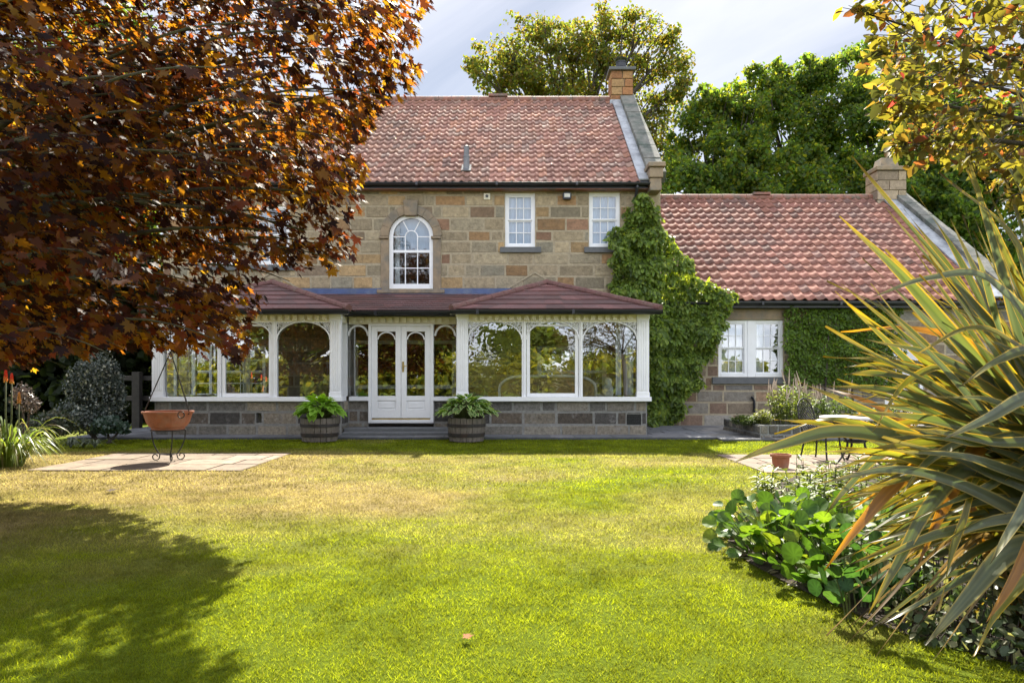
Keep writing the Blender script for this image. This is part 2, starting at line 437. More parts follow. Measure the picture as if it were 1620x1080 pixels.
c = ((GREEN * (1 - d) + STRAW * d) * br * (1 + dk * 1.1))
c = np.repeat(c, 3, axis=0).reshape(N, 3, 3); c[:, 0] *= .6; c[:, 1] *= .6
tc_ = np.repeat((TGREEN * (1 - d) + TSTRAW * d) * br * (1 + dk * 1.1), 3, axis=0)
M['grass'] = leaf_mat('grass_blades', fac=.5, rough=.7, spec=.08, has_tr=True)
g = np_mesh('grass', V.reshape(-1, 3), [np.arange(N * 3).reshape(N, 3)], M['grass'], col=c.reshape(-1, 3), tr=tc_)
tag(g, 'short mown grass of the lawn with dry straw coloured patches', 'grass', kind='stuff')

# paved path in front of the house: flags
M['flag'] = mat('path_flagstone', attr=True, rough=.85, nscale=5, namt=.3, bump=.3, bscale=25)
def flags(name, x0, x1, y0, y1, z, w, gap, palette, mat_, jit=.25):
    mb = MB()
    mb.box(x0, x1, y0, y1, .002, z - .012, tuple(c * .45 for c in palette[0]))
    y = y0
    while y < y1 - .05:
        dy = min(w * rnd.uniform(.8, 1.15), y1 - y)
        if y1 - y - dy < .2: dy = y1 - y
        x = x0 - rnd.uniform(0, w * .6)
        while x < x1 - .02:
            dx = w * rnd.uniform(.75, 1.6)
            a0, a1 = max(x, x0), min(x + dx, x1)
            if a1 - a0 > .08:
                c = rnd.choice(palette); k = rnd.uniform(.78, 1.12)
                t = z + rnd.uniform(-.004, .004)
                g_ = gap * rnd.uniform(.6, 1.5)
                mb.box(a0 + g_, a1 - g_, y + g_, y + dy - g_, .004, t, tuple(q * k for q in c))
            x += dx
        y += dy
    o = mb.build(name, mat_, None, col=True, bevel=.006)
    o['kind'] = 'structure'
    return o
flags('path', -9.6, 4.4, 14.72, 19.0, .06, .62, .008, [(.13, .135, .15), (.16, .16, .17), (.11, .115, .125)], M['flag'])
flags('side_path', 4.41, 14.0, 14.35, 18.6, .055, .7, .008, [(.16, .16, .165), (.20, .19, .18), (.13, .13, .135)], M['flag'])
M['patio'] = mat('patio_slab', attr=True, rough=.9, nscale=4, namt=.38, bump=.25, bscale=35, color2=(.12, .09, .06), p2=(.55, .8))
flags('patio', *PATIO_L, .018, .62, .012, [(.20, .15, .105), (.22, .165, .12), (.185, .14, .10), (.21, .165, .125)], M['patio'])
flags('side_patio', *PATIO_R, .016, .6, .010, [(.20, .145, .105), (.21, .16, .12), (.18, .13, .10)], M['patio'])
# border soil
yy = np.linspace(1.5, 9.2, 60)
V = [(bed_edge_x(y) + .02, y, .012) for y in yy] + [(7.5, y, .05) for y in yy]
sb = np_mesh('border_soil', np.array(V, float), [np.array([(i, 60 + i, 61 + i, 1 + i) for i in range(59)])], M['soil'])
sb['kind'] = 'structure'

# ------------------------------------------------------------------ masonry helpers
def lin(*hexes): return [S(*h) for h in hexes]
STONES = [((.30, .25, .165), 7), ((.265, .215, .14), 6), ((.24, .205, .14), 5), ((.32, .22, .11), 6), ((.27, .165, .08), 5), ((.20, .135, .085), 1.6), ((.25, .225, .165), 3), ((.34, .275, .175), 4), ((.18, .135, .09), 1.2), ((.225, .13, .08), .8)]
PLINTH = [((.105, .105, .105), 5), ((.135, .13, .125), 4), ((.06, .055, .055), 3.5), ((.16, .145, .12), 3), ((.085, .09, .10), 3), ((.19, .165, .13), 1.2)]
PL0, PL1, PL2 = [((.18, .165, .135), 4), ((.145, .135, .115), 4), ((.21, .185, .145), 2)], [((.05, .046, .042), 5), ((.085, .07, .055), 3), ((.18, .155, .12), 3), ((.12, .095, .07), 2)], [((.165, .15, .125), 4), ((.235, .205, .155), 4), ((.13, .125, .115), 3), ((.065, .06, .055), 2), ((.32, .27, .195), 1.5)]
PLINTH = [PL0, PL1, PL2]
WINGST = [((.235, .185, .13), 4), ((.20, .18, .15), 4), ((.15, .142, .13), 3), ((.24, .16, .10), 2), ((.26, .24, .21), 3), ((.18, .12, .085), 1.5)]
def pick(pal):
    t = rnd.uniform(0, sum(w for _, w in pal))
    for c, w in pal:
        t -= w
        if t <= 0: break
    k = rnd.uniform(.74, 1.2)
    return tuple(q * k for q in c)
def subtract(rects, o):
    res = []
    for (a, b_, c, d_) in rects:          # x0 x1 z0 z1
        x0, x1, z0, z1 = o
        if x1 <= a or x0 >= b_ or z1 <= c or z0 >= d_: res.append((a, b_, c, d_)); continue
        if x0 > a: res.append((a, x0, c, d_))
        if x1 < b_: res.append((x1, b_, c, d_))
        m0, m1 = max(a, x0), min(b_, x1)
        if z0 > c: res.append((m0, m1, c, z0))
        if z1 < d_: res.append((m0, m1, z1, d_))
    return res
def masonry(mb, x0, x1, z0, z1, yf, openings, pal, ch=(.27, .40), cw=(.38, .95), joint=.011, ax='x', sgn=1, courses=None):
    z = z0
    k = 0
    while z < z1 - .01:
        h = courses[k % len(courses)] if courses else rnd.uniform(*ch)
        k += 1
        if z1 - z - h < .14: h = z1 - z
        x = x0 - rnd.uniform(0, .3)
        while x < x1:
            w = rnd.uniform(*cw)
            if rnd.random() < .12: w *= .55
            a, b_ = max(x, x0), min(x + w, x1)
            if x1 - b_ < .12: b_ = x1
            parts = [(a, b_, z, z + h)]
            for o in openings: parts = subtract(parts, o)
            for (p0, p1, q0, q1) in parts:
                if p1 - p0 < .05 or q1 - q0 < .045: continue
                j = joint * rnd.uniform(.7, 1.3)
                mb.stone(p0 + j, p1 - j, q0 + j, q1 - j, yf - sgn * rnd.uniform(.001, .014), sgn * .03, .020, pick(pal[(k - 1) % len(pal)] if isinstance(pal[0], list) else pal), ax)
            x += w if b_ < x1 else 99
        z += h
def backing(mb, x0, x1, z0, z1, yf, openings, reveal=.16):
    xs_ = sorted({x0, x1, *[v for o in openings for v in o[:2] if x0 < v < x1]})
    zs_ = sorted({z0, z1, *[v for o in openings for v in o[2:] if z0 < v < z1]})
    for i in range(len(xs_) - 1):
        for k in range(len(zs_) - 1):
            xm, zm = (xs_[i] + xs_[i + 1]) / 2, (zs_[k] + zs_[k + 1]) / 2
            if any(o[0] < xm < o[1] and o[2] < zm < o[3] for o in openings): continue
            mb.add([(xs_[i], yf, zs_[k]), (xs_[i + 1], yf, zs_[k]), (xs_[i + 1], yf, zs_[k + 1]), (xs_[i], yf, zs_[k + 1])], [(0, 1, 2, 3)])
    for (a, b_, c, d_) in openings:
        y0, y1 = yf, yf + reveal
        for q in ([(a, y0, c), (a, y1, c), (a, y1, d_), (a, y0, d_)], [(b_, y0, c), (b_, y0, d_), (b_, y1, d_), (b_, y1, c)],
                  [(a, y0, d_), (a, y1, d_), (b_, y1, d_), (b_, y0, d_)], [(a, y0, c), (b_, y0, c), (b_, y1, c), (a, y1, c)]):
            mb.add(q, [(0, 1, 2, 3)])

# ------------------------------------------------------------------ roofs
TILES = [((.26, .135, .105), 6), ((.28, .148, .112), 5), ((.23, .122, .098), 4), ((.295, .150, .105), 3), ((.20, .125, .105), 1.5), ((.27, .175, .14), 1.2)]
TILES_W = [((.235, .108, .083), 5), ((.26, .122, .09), 4), ((.205, .10, .08), 4), ((.175, .098, .082), 2)]
def pantiles(name, x0, x1, ye, ze, yr, zr, cw, nrows, pal, parent, amp=.030, seed=1, stain=None):
    rg = np.random.default_rng(seed)
    L = math.hypot(yr - ye, zr - ze); cs, sn = (yr - ye) / L, (zr - ze) / L
    dv = L / nrows
    ncol = int(round((x1 - x0) / cw)); cw = (x1 - x0) / ncol
    K = 11
    t = np.linspace(0, 1.06, K)
    # S profile: broad trough, then a roll
    prof = amp * (np.cos(2 * np.pi * (t - .74)) * .8 + .25 * np.cos(4 * np.pi * (t - .76)))
    VV, FF, CC = [], [], []
    base = 0
    for r in range(nrows):
        for i in range(ncol):
            lift = .034 + rg.uniform(-.004, .006); tw = rg.uniform(-.005, .005); sh = rg.uniform(-.008, .008)
            u = x0 + (i + t) * cw + rg.uniform(-.004, .004)
            v0, v1 = r * dv - .03 + sh, min((r + 1) * dv + .03, L)
            hb = prof + lift + tw * (t - .5); ht = prof + .004
            rows = [(v0, hb - .016), (v0, hb), (v0 * .5 + v1 * .5, (hb + ht) * .5), (v1, ht)]
            for v, h in rows:
                VV.append(np.column_stack([u, ye + v * cs - h * sn, ze + v * sn + h * cs]))
            k = np.arange(K - 1)
            for a in range(3):
                b0 = base + a * K
                FF.append(np.column_stack([b0 + k, b0 + k + 1, b0 + K + k + 1, b0 + K + k]))
            c = pick(pal) if seed < 0 else np.array(pal[rg.choice(len(pal), p=np.array([w for _, w in pal]) / sum(w for _, w in pal))][0]) * rg.uniform(.8, 1.2)
            if stain: c = stain(c, u[0], r / nrows)
            CC.append(np.repeat(np.array(c)[None], 4 * K, 0))
            base += 4 * K
    return np_mesh(name, np.concatenate(VV), [np.concatenate(FF)], M['tile'], parent, col=np.concatenate(CC), smooth=False)
def slope_box(mb, x0, x1, ye, ze, yr, zr, h0, h1, v0=0, v1=1, xr0=None, c=None):
    """box lying on the roof slope, from height h0 to h1 above it, between fractions v0..v1"""
    L = math.hypot(yr - ye, zr - ze); cs, sn = (yr - ye) / L, (zr - ze) / L
    vs = []
    for x in (x0, x1):
        for v in (v0 * L, v1 * L):
            for h in (h0, h1):
                vs.append((x, ye + v * cs - h * sn, ze + v * sn + h * cs))
    return mb.add(vs, [(0, 1, 3, 2), (4, 6, 7, 5), (0, 4, 5, 1), (2, 3, 7, 6), (0, 2, 6, 4), (1, 5, 7, 3)], c)
def roof_deck(mb, x0, x1, ye, ze, yr, zr, yb):
    """closed solid under the tiles: front slope, back slope, underside"""
    d_ = .05
    p = [(ye, ze - d_), (yr, zr - d_), (yb, ze - d_), (yb, ze - d_ - .12), (yr, ze - d_ - .12), (ye, ze - d_ - .12)]
    vs = [(x0, y, z) for y, z in p] + [(x1, y, z) for y, z in p]
    n = len(p)
    mb.add(vs, [(5, 4, 3, 2, 1, 0), (6, 7, 8, 9, 10, 11)] + [(i, (i + 1) % n, n + (i + 1) % n, n + i) for i in range(n)])

# ------------------------------------------------------------------ windows
def bars(mb, x0, x1, z0, z1, y, cols, rows, w=.022, d_=.03, skip_rows=()):
    """glazing bars; horizontal ones run between the vertical ones"""
    xs_ = [x0 + (x1 - x0) * i / cols for i in range(cols + 1)]
    for x in xs_[1:-1]: mb.box(x - w / 2, x + w / 2, y, y + d_, z0, z1)
    for k in range(1, rows):
        z = z0 + (z1 - z0) * k / rows
        for i in range(cols):
            a = xs_[i] + (w / 2 if i else 0); b_ = xs_[i + 1] - (w / 2 if i < cols - 1 else 0)
            mb.box(a, b_, y + .003, y + d_ - .003, z - w / 2, z + w / 2)
def sash(parent, x0, x1, z0, z1, yw, cols=3, rows=2, sill=None, fr=.075, curtain=None, glass='glassu', meet=.5, recess=.05, name='window'):
    """double hung sash in a wall whose face is at yw"""
    y = yw + recess
    mb = MB()
    mb.box(x0, x0 + fr, y, y + .10, z0, z1); mb.box(x1 - fr, x1, y, y + .10, z0, z1)
    mb.box(x0 + fr, x1 - fr, y + .002, y + .10, z1 - fr, z1); mb.box(x0 + fr, x1 - fr, y - .012, y + .10, z0, z0 + fr * 1.15)
    zi0, zi1 = z0 + fr * 1.15, z1 - fr
    zm = zi0 + (zi1 - zi0) * meet
    s = .034
    xi0, xi1 = x0 + fr, x1 - fr
    for (a, b_, yy_) in ((zi0, zm, y + .052), (zm, zi1, y + .018)):      # lower sash behind
        mb.box(xi0, xi0 + s, yy_, yy_ + .034, a, b_); mb.box(xi1 - s, xi1, yy_, yy_ + .034, a, b_)
        mb.box(xi0 + s, xi1 - s, yy_ + .001, yy_ + .033, a, a + s); mb.box(xi0 + s, xi1 - s, yy_ + .001, yy_ + .033, b_ - s, b_)
        bars(mb, xi0 + s, xi1 - s, a + s, b_ - s, yy_ + .004, cols, rows)
    w = mb.build(name, M['white'], parent, bevel=.003)
    g = MB()
    for (a, b_, yy_) in ((zi0, zm, y + .072), (zm, zi1, y + .038)):
        rx, rz = rnd.uniform(-.004, .004), rnd.uniform(-.004, .004)
        g.add([(xi0 + s, yy_ - rx, a + s), (xi1 - s, yy_ + rx, a + s), (xi1 - s, yy_ + rx + rz, b_ - s), (xi0 + s, yy_ - rx + rz, b_ - s)], [(0, 1, 2, 3)])
    g.build('pane', M[glass], w)
    if sill:
        sb_ = MB(); sb_.box(sill[0], sill[1], yw - .07, yw + .06, sill[2], sill[3])
        sb_.build('sill', M['slate'], w, bevel=.008)
    if curtain:
        curtain_mesh(w, xi0, xi1, zi0, zi1, y + .13, curtain, 'blind' if glass == 'glassu' else 'curtain')
    return w
def curtain_mesh(parent, x0, x1, z0, z1, y, spans, mat_='curtain', name='curtain', amp=.018, freq=9):
    mb = MB()
    for (f0, f1) in spans:
        a, b_ = x0 + (x1 - x0) * f0, x0 + (x1 - x0) * f1
        nseg = max(8, int((b_ - a) * 70))
        vs = []
        for i in range(nseg + 1):
            x = a + (b_ - a) * i / nseg
            o = amp * math.sin(x * 2 * math.pi * freq) + amp * .5 * math.sin(x * 2 * math.pi * freq * 2.3 + 1)
            vs += [(x, y + o, z0), (x, y + o * .7, z1)]
        mb.add(vs, [(2 * i, 2 * i + 2, 2 * i + 3, 2 * i + 1) for i in range(nseg)])
    return mb.build(name, M[mat_], parent, smooth=True)

# ------------------------------------------------------------------ main house
YM = 18.3
hx0, hx1 = -9.35, 3.98
EY, EZ, RY, RZ = 17.98, PZ(288, 17.98), 23.1, PZ(157, 23.1)
YB = 28.2
house = thing('stone_house', 'two storey sandstone house with red pantile roof and arched upstairs window', 'house', (-2.7, 23, 0))
wx = lambda px: PX(px, YM)
wz = lambda py: PZ(py, YM)
w1 = (wx(799), wx(846.5), wz(391), wz(305)); w2 = (wx(932), wx(981), wz(391), wz(304)); w3 = (wx(404), wx(458), wz(419), wz(325)); w4 = (wx(318), wx(372), wz(419), wz(325))
aw = (wx(615.5), wx(685), wz(456.5), wz(339))
gnd_door = (wx(560), wx(720), .1, 2.35); gw1 = (wx(300), wx(420), .8, 2.2); gw2 = (wx(850), wx(960), .8, 2.2)
opens = [w1, w2, w3, w4, aw, gnd_door, gw1, gw2]
wall_top = wz(293)
mb = MB()
masonry(mb, hx0, hx1, wz(457), wall_top, YM, opens + [(wx(604), wx(697), wz(457), wz(366))], STONES)
masonry(mb, hx0, hx1, 0, wz(457), YM, opens, STONES)
# rubble faces of the gable ends
masonry(mb, YM, YB, 0, EZ - .1, hx1, [], STONES, ax='y', sgn=-1)
masonry(mb, YM, YB, 0, EZ - .1, hx0, [], STONES, ax='y', sgn=1)
wall = mb.build('wall', M['stone'], house, col=True)
mb = MB()
backing(mb, hx0, hx1, 0, wall_top, YM, opens, .2)
for x in (hx0, hx1):
    mb.add([(x, YM, 0), (x, YB, 0), (x, YB, EZ), (x, RY, RZ - .1), (x, YM, EZ - .05)], [(0, 1, 2, 3, 4)])
mb.add([(hx0, YB, 0), (hx1, YB, 0), (hx1, YB, EZ), (hx0, YB, EZ)], [(0, 1, 2, 3)])
mb.build('mortar', M['mortar'], wall)
mb = MB()   # rooms behind the windows
mb.add([(hx0 + .05, YM + 3.2, 0), (hx1 - .05, YM + 3.2, 0), (hx1 - .05, YM + 3.2, EZ), (hx0 + .05, YM + 3.2, EZ)], [(0, 1, 2, 3)])
for z in (.06, 2.9): mb.add([(hx0 + .05, YM + .25, z), (hx1 - .05, YM + .25, z), (hx1 - .05, YM + 3.2, z), (hx0 + .05, YM + 3.2, z)], [(0, 1, 2, 3)])
mb.build('interior_wall', M['interior'], house)
# roof
roof_mb = MB(); roof_deck(roof_mb, hx0 + .02, hx1 - .02, EY + .06, EZ, RY, RZ - .06, YB + .2)
roof = roof_mb.build('roof', M['ridge'], house)
tx1 = PX(1012, EY)
def stain_main(c, x, v):
    k = vnoise(np.array([[x * .5, v * 3, 0]]), 5)[0]
    c = np.array(c) * (.85 + .4 * k)
    g_ = vnoise(np.array([[x * .9, v * 2.2, 4]]), 8)[0]
    if g_ > .6: c = c * .7 + np.array([.18, .135, .11]) * .3
    return c
pantiles('roof_tiles', hx0 + .35, tx1, EY, EZ, RY, RZ - .03, .222, 20, TILES, house, amp=.030, seed=3, stain=stain_main)
mb = MB()
nr = 28
for i in range(nr):
    a = hx0 + .1 + (3.3 - hx0) * i / nr; b_ = hx0 + .1 + (3.3 - hx0) * (i + 1) / nr - .012
    r_ = .125 + rnd.uniform(-.004, .004)
    mb.tube([(a, RY, RZ - .035), (b_, RY, RZ - .035)], r_, 14)
xv = PX(788, RY); mb.box(xv - .32, xv + .32, RY - .16, RY + .16, RZ + .05, RZ + .13)
mb.build('ridge_tiles', M['ridge'], house, bevel=0)
# lead flashing, coping, kneeler at the right gable
mb = MB(); slope_box(mb, tx1 - .02, PX(1029.5, EY), EY, EZ, RY, RZ, .03, .075, .005, .985)
mb.build('lead_flashing', M['lead'], house)
mb = MB()
n_c = 7
for a, b_ in ((PX(1027, EY), hx1 + .10), (hx0 - .10, hx0 + .34)):
    mb = MB()
    for i in range(n_c): slope_box(mb, a, b_, EY, EZ, RY, RZ, -.12, .20 + rnd.uniform(-.012, .012), .03 + .97 * i / n_c + .0015, .03 + .97 * (i + 1) / n_c - .0015)
    mb.build('coping', M['coping'], house, bevel=.012)
mb = MB()
kx0, kx1 = PX(1028, 17.8), PX(1051, 17.8)
kz = lambda py: PZ(py, 17.85)
mb.box(kx0 + .02, kx1 - .06, 17.86, 18.5, kz(301), kz(281)); mb.box(kx0 - .0, kx1 - .02, 17.82, 18.5, kz(280.8), kz(265)); mb.box(kx0 - .04, kx1 + .03, 17.76, 18.55, kz(264.6), kz(257))
mb.build('kneeler', M['dressed'], house, bevel=.02)
mb = MB()
ks = MB()
# gutter and fascia
gx0, gx1 = hx0 - .05, PX(1029, 17.9)
mb = MB()
gz = PZ(292, 17.9)
pr = [(.075 * math.cos(a), .075 * math.sin(a)) for a in np.linspace(math.pi, 2 * math.pi, 9)]
prin = [(.064 * math.cos(a), .064 * math.sin(a)) for a in np.linspace(2 * math.pi, math.pi, 9)]
def gutter(mb, x0, x1, y, z, r=.07):
    a = [(r * math.cos(t), r * math.sin(t)) for t in np.linspace(math.pi, 2 * math.pi, 10)] + [(r * .85 * math.cos(t), r * .85 * math.sin(t)) for t in np.linspace(2 * math.pi, math.pi, 10)]
    vs = [(x0, y + p, z + q) for p, q in a] + [(x1, y + p, z + q) for p, q in a]
    n_ = len(a)
    mb.add(vs, [(i, n_ + i, n_ + (i + 1) % n_, (i + 1) % n_) for i in range(n_)])
    for x in (x0, x1):
        mb.add([(x, y + r * math.cos(t), z + r * math.sin(t)) for t in np.linspace(math.pi, 2 * math.pi, 10)], [tuple(range(10))])
    k = x0 + .6
    while k < x1:
        mb.box(k - .03, k + .03, y - r - .006, y + r + .006, z - r - .006, z + .012); k += 2.1
gutter(mb, gx0, gx1, 17.93, PZ(289, 17.93), .075)
mb.box(gx0, gx1 - .04, 18.02, YM - .02, PZ(299, 18.1), PZ(287, 18.1))
mb.build('gutter', M['black'], house, bevel=.004)
mb = MB(); mb.box(hx0, PX(1000, YM), YM - .055, YM + .02, wz(303.5), wz(298.6)); mb.build('eaves_course', M['dressed'], house, bevel=.01)
mb = MB()
dpx = PX(1006.5, 18.1)
mb.tube([(dpx, 17.93, PZ(291, 17.93)), (dpx, 17.95, PZ(297, 17.9)), (dpx, 18.2, PZ(312, 18.1)), (dpx, 18.22, PZ(330, 18.1)), (dpx, 18.22, .1)], .042, 10)
mb.build('downpipe', M['black'], house, smooth=True)
# chimney (> cap, cowl)
def chimney_stack(mb, x0, x1, y0, y1, z0, z1, pal, n_):
    h = (z1 - z0) / n_
    for i in range(n_):
        a = z0 + i * h; xm = x0 + (x1 - x0) * rnd.uniform(.35, .65); 
        cuts = [x0, xm, x1] if i % 2 else [x0, x1 - .28, x1]
        for q in range(len(cuts) - 1):
            mb.stone(cuts[q] + .004, cuts[q + 1] - .004, a + .005, a + h - .005, y0 - .01, .04, .012, pick(pal))
        for (xx, sg) in ((x0, 1), (x1, -1)):
            mb.stone(y0 + .004, y1 - .004, a + .005, a + h - .005, xx - sg * .01, sg * .04, .012, pick(pal), ax='y')
    return mb
OR = [((.33, .18, .075), 4), ((.28, .13, .055), 3), ((.36, .22, .10), 2)]
c0, c1 = PX(966, 23.0), PX(999.5, 23.0)
mb = chimney_stack(MB(), c0, c1, 22.8, 23.5, PZ(163, 22.8), PZ(112, 22.8), OR, 4)
mb.box(c0 + .02, c1 - .02, 22.83, 23.47, PZ(185, 22.8), PZ(112, 22.8), (.3, .25, .18))
ch = mb.build('chimney', M['stone'], house, col=True)
mb = MB(); mb.box(c0 - .09, c1 + .09, 22.7, 23.6, PZ(112, 22.8), PZ(107, 22.8)); mb.build('chimney_cap', M['slate'], ch, bevel=.02)
mb = MB(); ccx = (c0 + c1) / 2 + .02; z0 = PZ(107, 22.8)
mb.lathe([(.0, z0), (.19, z0), (.19, z0 + .12), (.165, z0 + .15), (.165, z0 + .30), (.18, z0 + .30), (.18, z0 + .33), (0, z0 + .33)], ccx, 23.15, 18)
for k in range(6):
    a = k * math.pi / 3; mb.tube([(ccx + .15 * math.cos(a), 23.15 + .15 * math.sin(a), z0 + .33), (ccx + .15 * math.cos(a), 23.15 + .15 * math.sin(a), z0 + .42)], .012, 6)
mb.lathe([(0, z0 + .42), (.21, z0 + .40), (.22, z0 + .43), (.12, z0 + .47), (0, z0 + .49)], ccx, 23.15, 18)
mb.build('chimney_pot', M['black'], ch, smooth=False)
mb = MB(); mb.add([(c0 - .08, 22.62, PZ(176, 22.6)), (c1 + .05, 22.62, PZ(176, 22.6)), (c1 + .03, 22.78, PZ(158, 22.8)), (c0 - .05, 22.78, PZ(158, 22.8))], [(0, 1, 2, 3)])
mb.box(c0 - .05, c1 + .03, 22.775, 23.5, PZ(172, 22.8), PZ(158, 22.8))
mb.build('lead_apron', M['lead'], ch)
# flue on the roof slope
def on_slope(px, py):   # point of the roof slope under a pixel
    dz = (CY - py) / F
    sl = (RZ - EZ) / (RY - EY)
    Y = (EZ - H - sl * EY) / (dz - sl)
    return ((px - CX) * Y / F, Y, H + dz * Y)
fx, fy, fz = on_slope(738, 268)
mb = MB(); mb.lathe([(.11, fz - .25), (.10, fz - .02), (.082, fz + .02), (.082, fz + .32), (.09, fz + .33), (.09, fz + .36), (.07, fz + .37), (.07, fz + .60), (.085, fz + .62), (.0, fz + .66)], fx, fy, 16)
fp_ = mb.build('flue_pipe', M['fluegrey'], house, smooth=False)
mb = MB(); slope_box(mb, fx - .13, fx + .13, EY, EZ, RY, RZ, .03, .06, (fy - EY) / (RY - EY) - .03, (fy - EY) / (RY - EY) + .03); mb.build('flue_collar', M['slate'], fp_)
# windows of the upper floor
sash(house, *w1, YM, sill=(wx(791), wx(856), wz(400), wz(391.2)), curtain=[(0, 1)])
sash(house, *w2, YM, sill=(wx(924), wx(990), wz(400), wz(391.2)), curtain=[(0, 1)])
sash(house, *w3, YM, sill=(wx(396), wx(467), wz(428), wz(419.2)), curtain=[(0, .3)])
sash(house, *w4, YM, sill=(wx(310), wx(380), wz(428), wz(419.2)), curtain=[(0, .3)])
# windows and door of the ground floor, seen through the conservatory
sash(house, *gw1, YM, glass='glass'); sash(house, *gw2, YM, glass='glass')
mb = MB(); d0, d1, e0, e1 = gnd_door
for x in (d0, (d0 + d1) / 2 - .05, d1 - .09): mb.box(x, x + .09, YM + .05, YM + .12, e0, e1)
for z in (e0, e1 - .1, e0 + .95): 
    mb.box(d0 + .09, (d0 + d1) / 2 - .05, YM + .053, YM + .117, z, z + .1); mb.box((d0 + d1) / 2 + .04, d1 - .09, YM + .053, YM + .117, z, z + .1)
iw = mb.build('inner_door', M['white'], house)
# arched window: frame, fanlight bars, panes; stone surround with keystone
ax, ar = wx(650.3), (aw[1] - aw[0]) / 2
az = aw[3] - ar
def arc(cx, cz, r, a0, a1, n_): return [(cx + r * math.cos(t), cz + r * math.sin(t)) for t in np.linspace(a0, a1, n_)]
def ring(mb, cx, cz, r0, r1, y0, y1, a0=0, a1=math.pi, n_=32):
    o_, i_ = arc(cx, cz, r1, a0, a1, n_), arc(cx, cz, r0, a0, a1, n_)
    for k in range(n_ - 1): mb.prism([i_[k], o_[k], o_[k + 1], i_[k + 1]], y0, y1)
    return mb
y = YM + .04
mb = MB(); fr = .10
ring(mb, ax, az, ar - fr, ar, y, y + .1); mb.box(aw[0], aw[0] + fr, y, y + .1, aw[2], az); mb.box(aw[1] - fr, aw[1], y, y + .1, aw[2], az)
mb.box(aw[0] + fr, aw[1] - fr, y - .015, y + .1, aw[2], aw[2] + .13)
zm = wz(397); ir = ar - fr
mb.box(ax - ir, ax + ir, y + .015, y + .07, zm - .035, zm + .035)
bw = .024
bxs = [ax - .165, ax + .165]
for x in bxs: mb.box(x - bw / 2, x + bw / 2, y + .03, y + .06, aw[2] + .13, zm - .035); mb.box(x - bw / 2, x + bw / 2, y + .03, y + .06, zm + .035, az)
for a_, b_ in ((ax - ir, bxs[0] - bw / 2), (bxs[0] + bw / 2, bxs[1] - bw / 2), (bxs[1] + bw / 2, ax + ir)):
    zz = (aw[2] + .13 + zm) / 2 - .01
    mb.box(a_, b_, y + .032, y + .058, zz - bw / 2, zz + bw / 2)
for a_, b_ in ((ax - ir, bxs[0] - bw / 2), (bxs[1] + bw / 2, ax + ir)): mb.box(a_, b_, y + .032, y + .058, az - bw / 2, az + bw / 2)
ring(mb, ax, az, .165 - bw / 2, .165 + bw / 2, y + .03, y + .06, n_=18)
for an in (R(62), R(118)):
    c_, s_ = math.cos(an), math.sin(an); q = bw / 2
    p0, p1 = (.175, ir + .01)
    mb.prism([(ax + c_ * p0 + s_ * q, az + s_ * p0 - c_ * q), (ax + c_ * p1 + s_ * q, az + s_ * p1 - c_ * q), (ax + c_ * p1 - s_ * q, az + s_ * p1 + c_ * q), (ax + c_ * p0 - s_ * q, az + s_ * p0 + c_ * q)], y + .031, y + .059)
aww = mb.build('arched_window', M['white'], house)
g = MB(); gp = [(ax - ir, aw[2] + .13), (ax + ir, aw[2] + .13)] + arc(ax, az, ir, 0, math.pi, 24)
g.add([(x, y + .048, z) for x, z in gp], [tuple(range(len(gp)))]); g.build('pane', M['glassu'], aww)
curtain_mesh(aww, ax - ir, ax + ir, aw[2] + .1, az + .35, y + .25, [(0, .15)])
curtain_mesh(aww, ax - ir, ax + ir, zm + .05, az + .55, y + .22, [(.16, 1)], 'blind', 'blind', amp=.006, freq=3)  # sheet coloured blue to stand in for reflected sky
mb = MB()
ro = ar + .235
for k in range(9):    # voussoirs
    a0, a1 = math.pi * k / 9 + .0008, math.pi * (k + 1) / 9 - .0008
    if k == 4: continue
    o_, i_ = arc(ax, az, ro, a0, a1, 5), arc(ax, az, ar + .004, a1, a0, 5)
    mb.prism(o_ + i_, YM - .05, YM + .1)
jw = .215
for (xa, xb) in ((aw[0] - jw, aw[0] - .002), (aw[1] + .002, aw[1] + jw)):
    mb.box(xa, xb, YM - .035, YM + .12, aw[2] - .03, az - .075)
    mb.box(xa - .05, xb + (.0), YM - .085, YM + .12, az - .073, az - .01)
mb.prism([(ax - .16, az + ar - .05), (ax + .16, az + ar - .05), (ax + .2, az + ar + .36), (ax - .2, az + ar + .36)], YM - .10, YM + .1)
mb.box(aw[0] - jw - .1, aw[1] + jw + .1, YM - .09, YM + .1, aw[2] - .13, aw[2] - .032)
mb.build('arch_surround', M['dressed'], house, bevel=.012)
# old mortar lines where earlier gables met the wall
mb = MB()
for cxp in (846, 430):
    for sgn in (-1, 1):
        p0, p1 = (wx(cxp), wz(431)), (wx(cxp + sgn * 46), wz(458))
        mb.prism([(p0[0], p0[1] + .02), (p0[0], p0[1] - .025), (p1[0], p1[1] - .025), (p1[0], p1[1] + .02)][::1 if sgn > 0 else -1], YM - .024, YM + .01)
mb.build('mortar_fillet', M['mortar'], house)
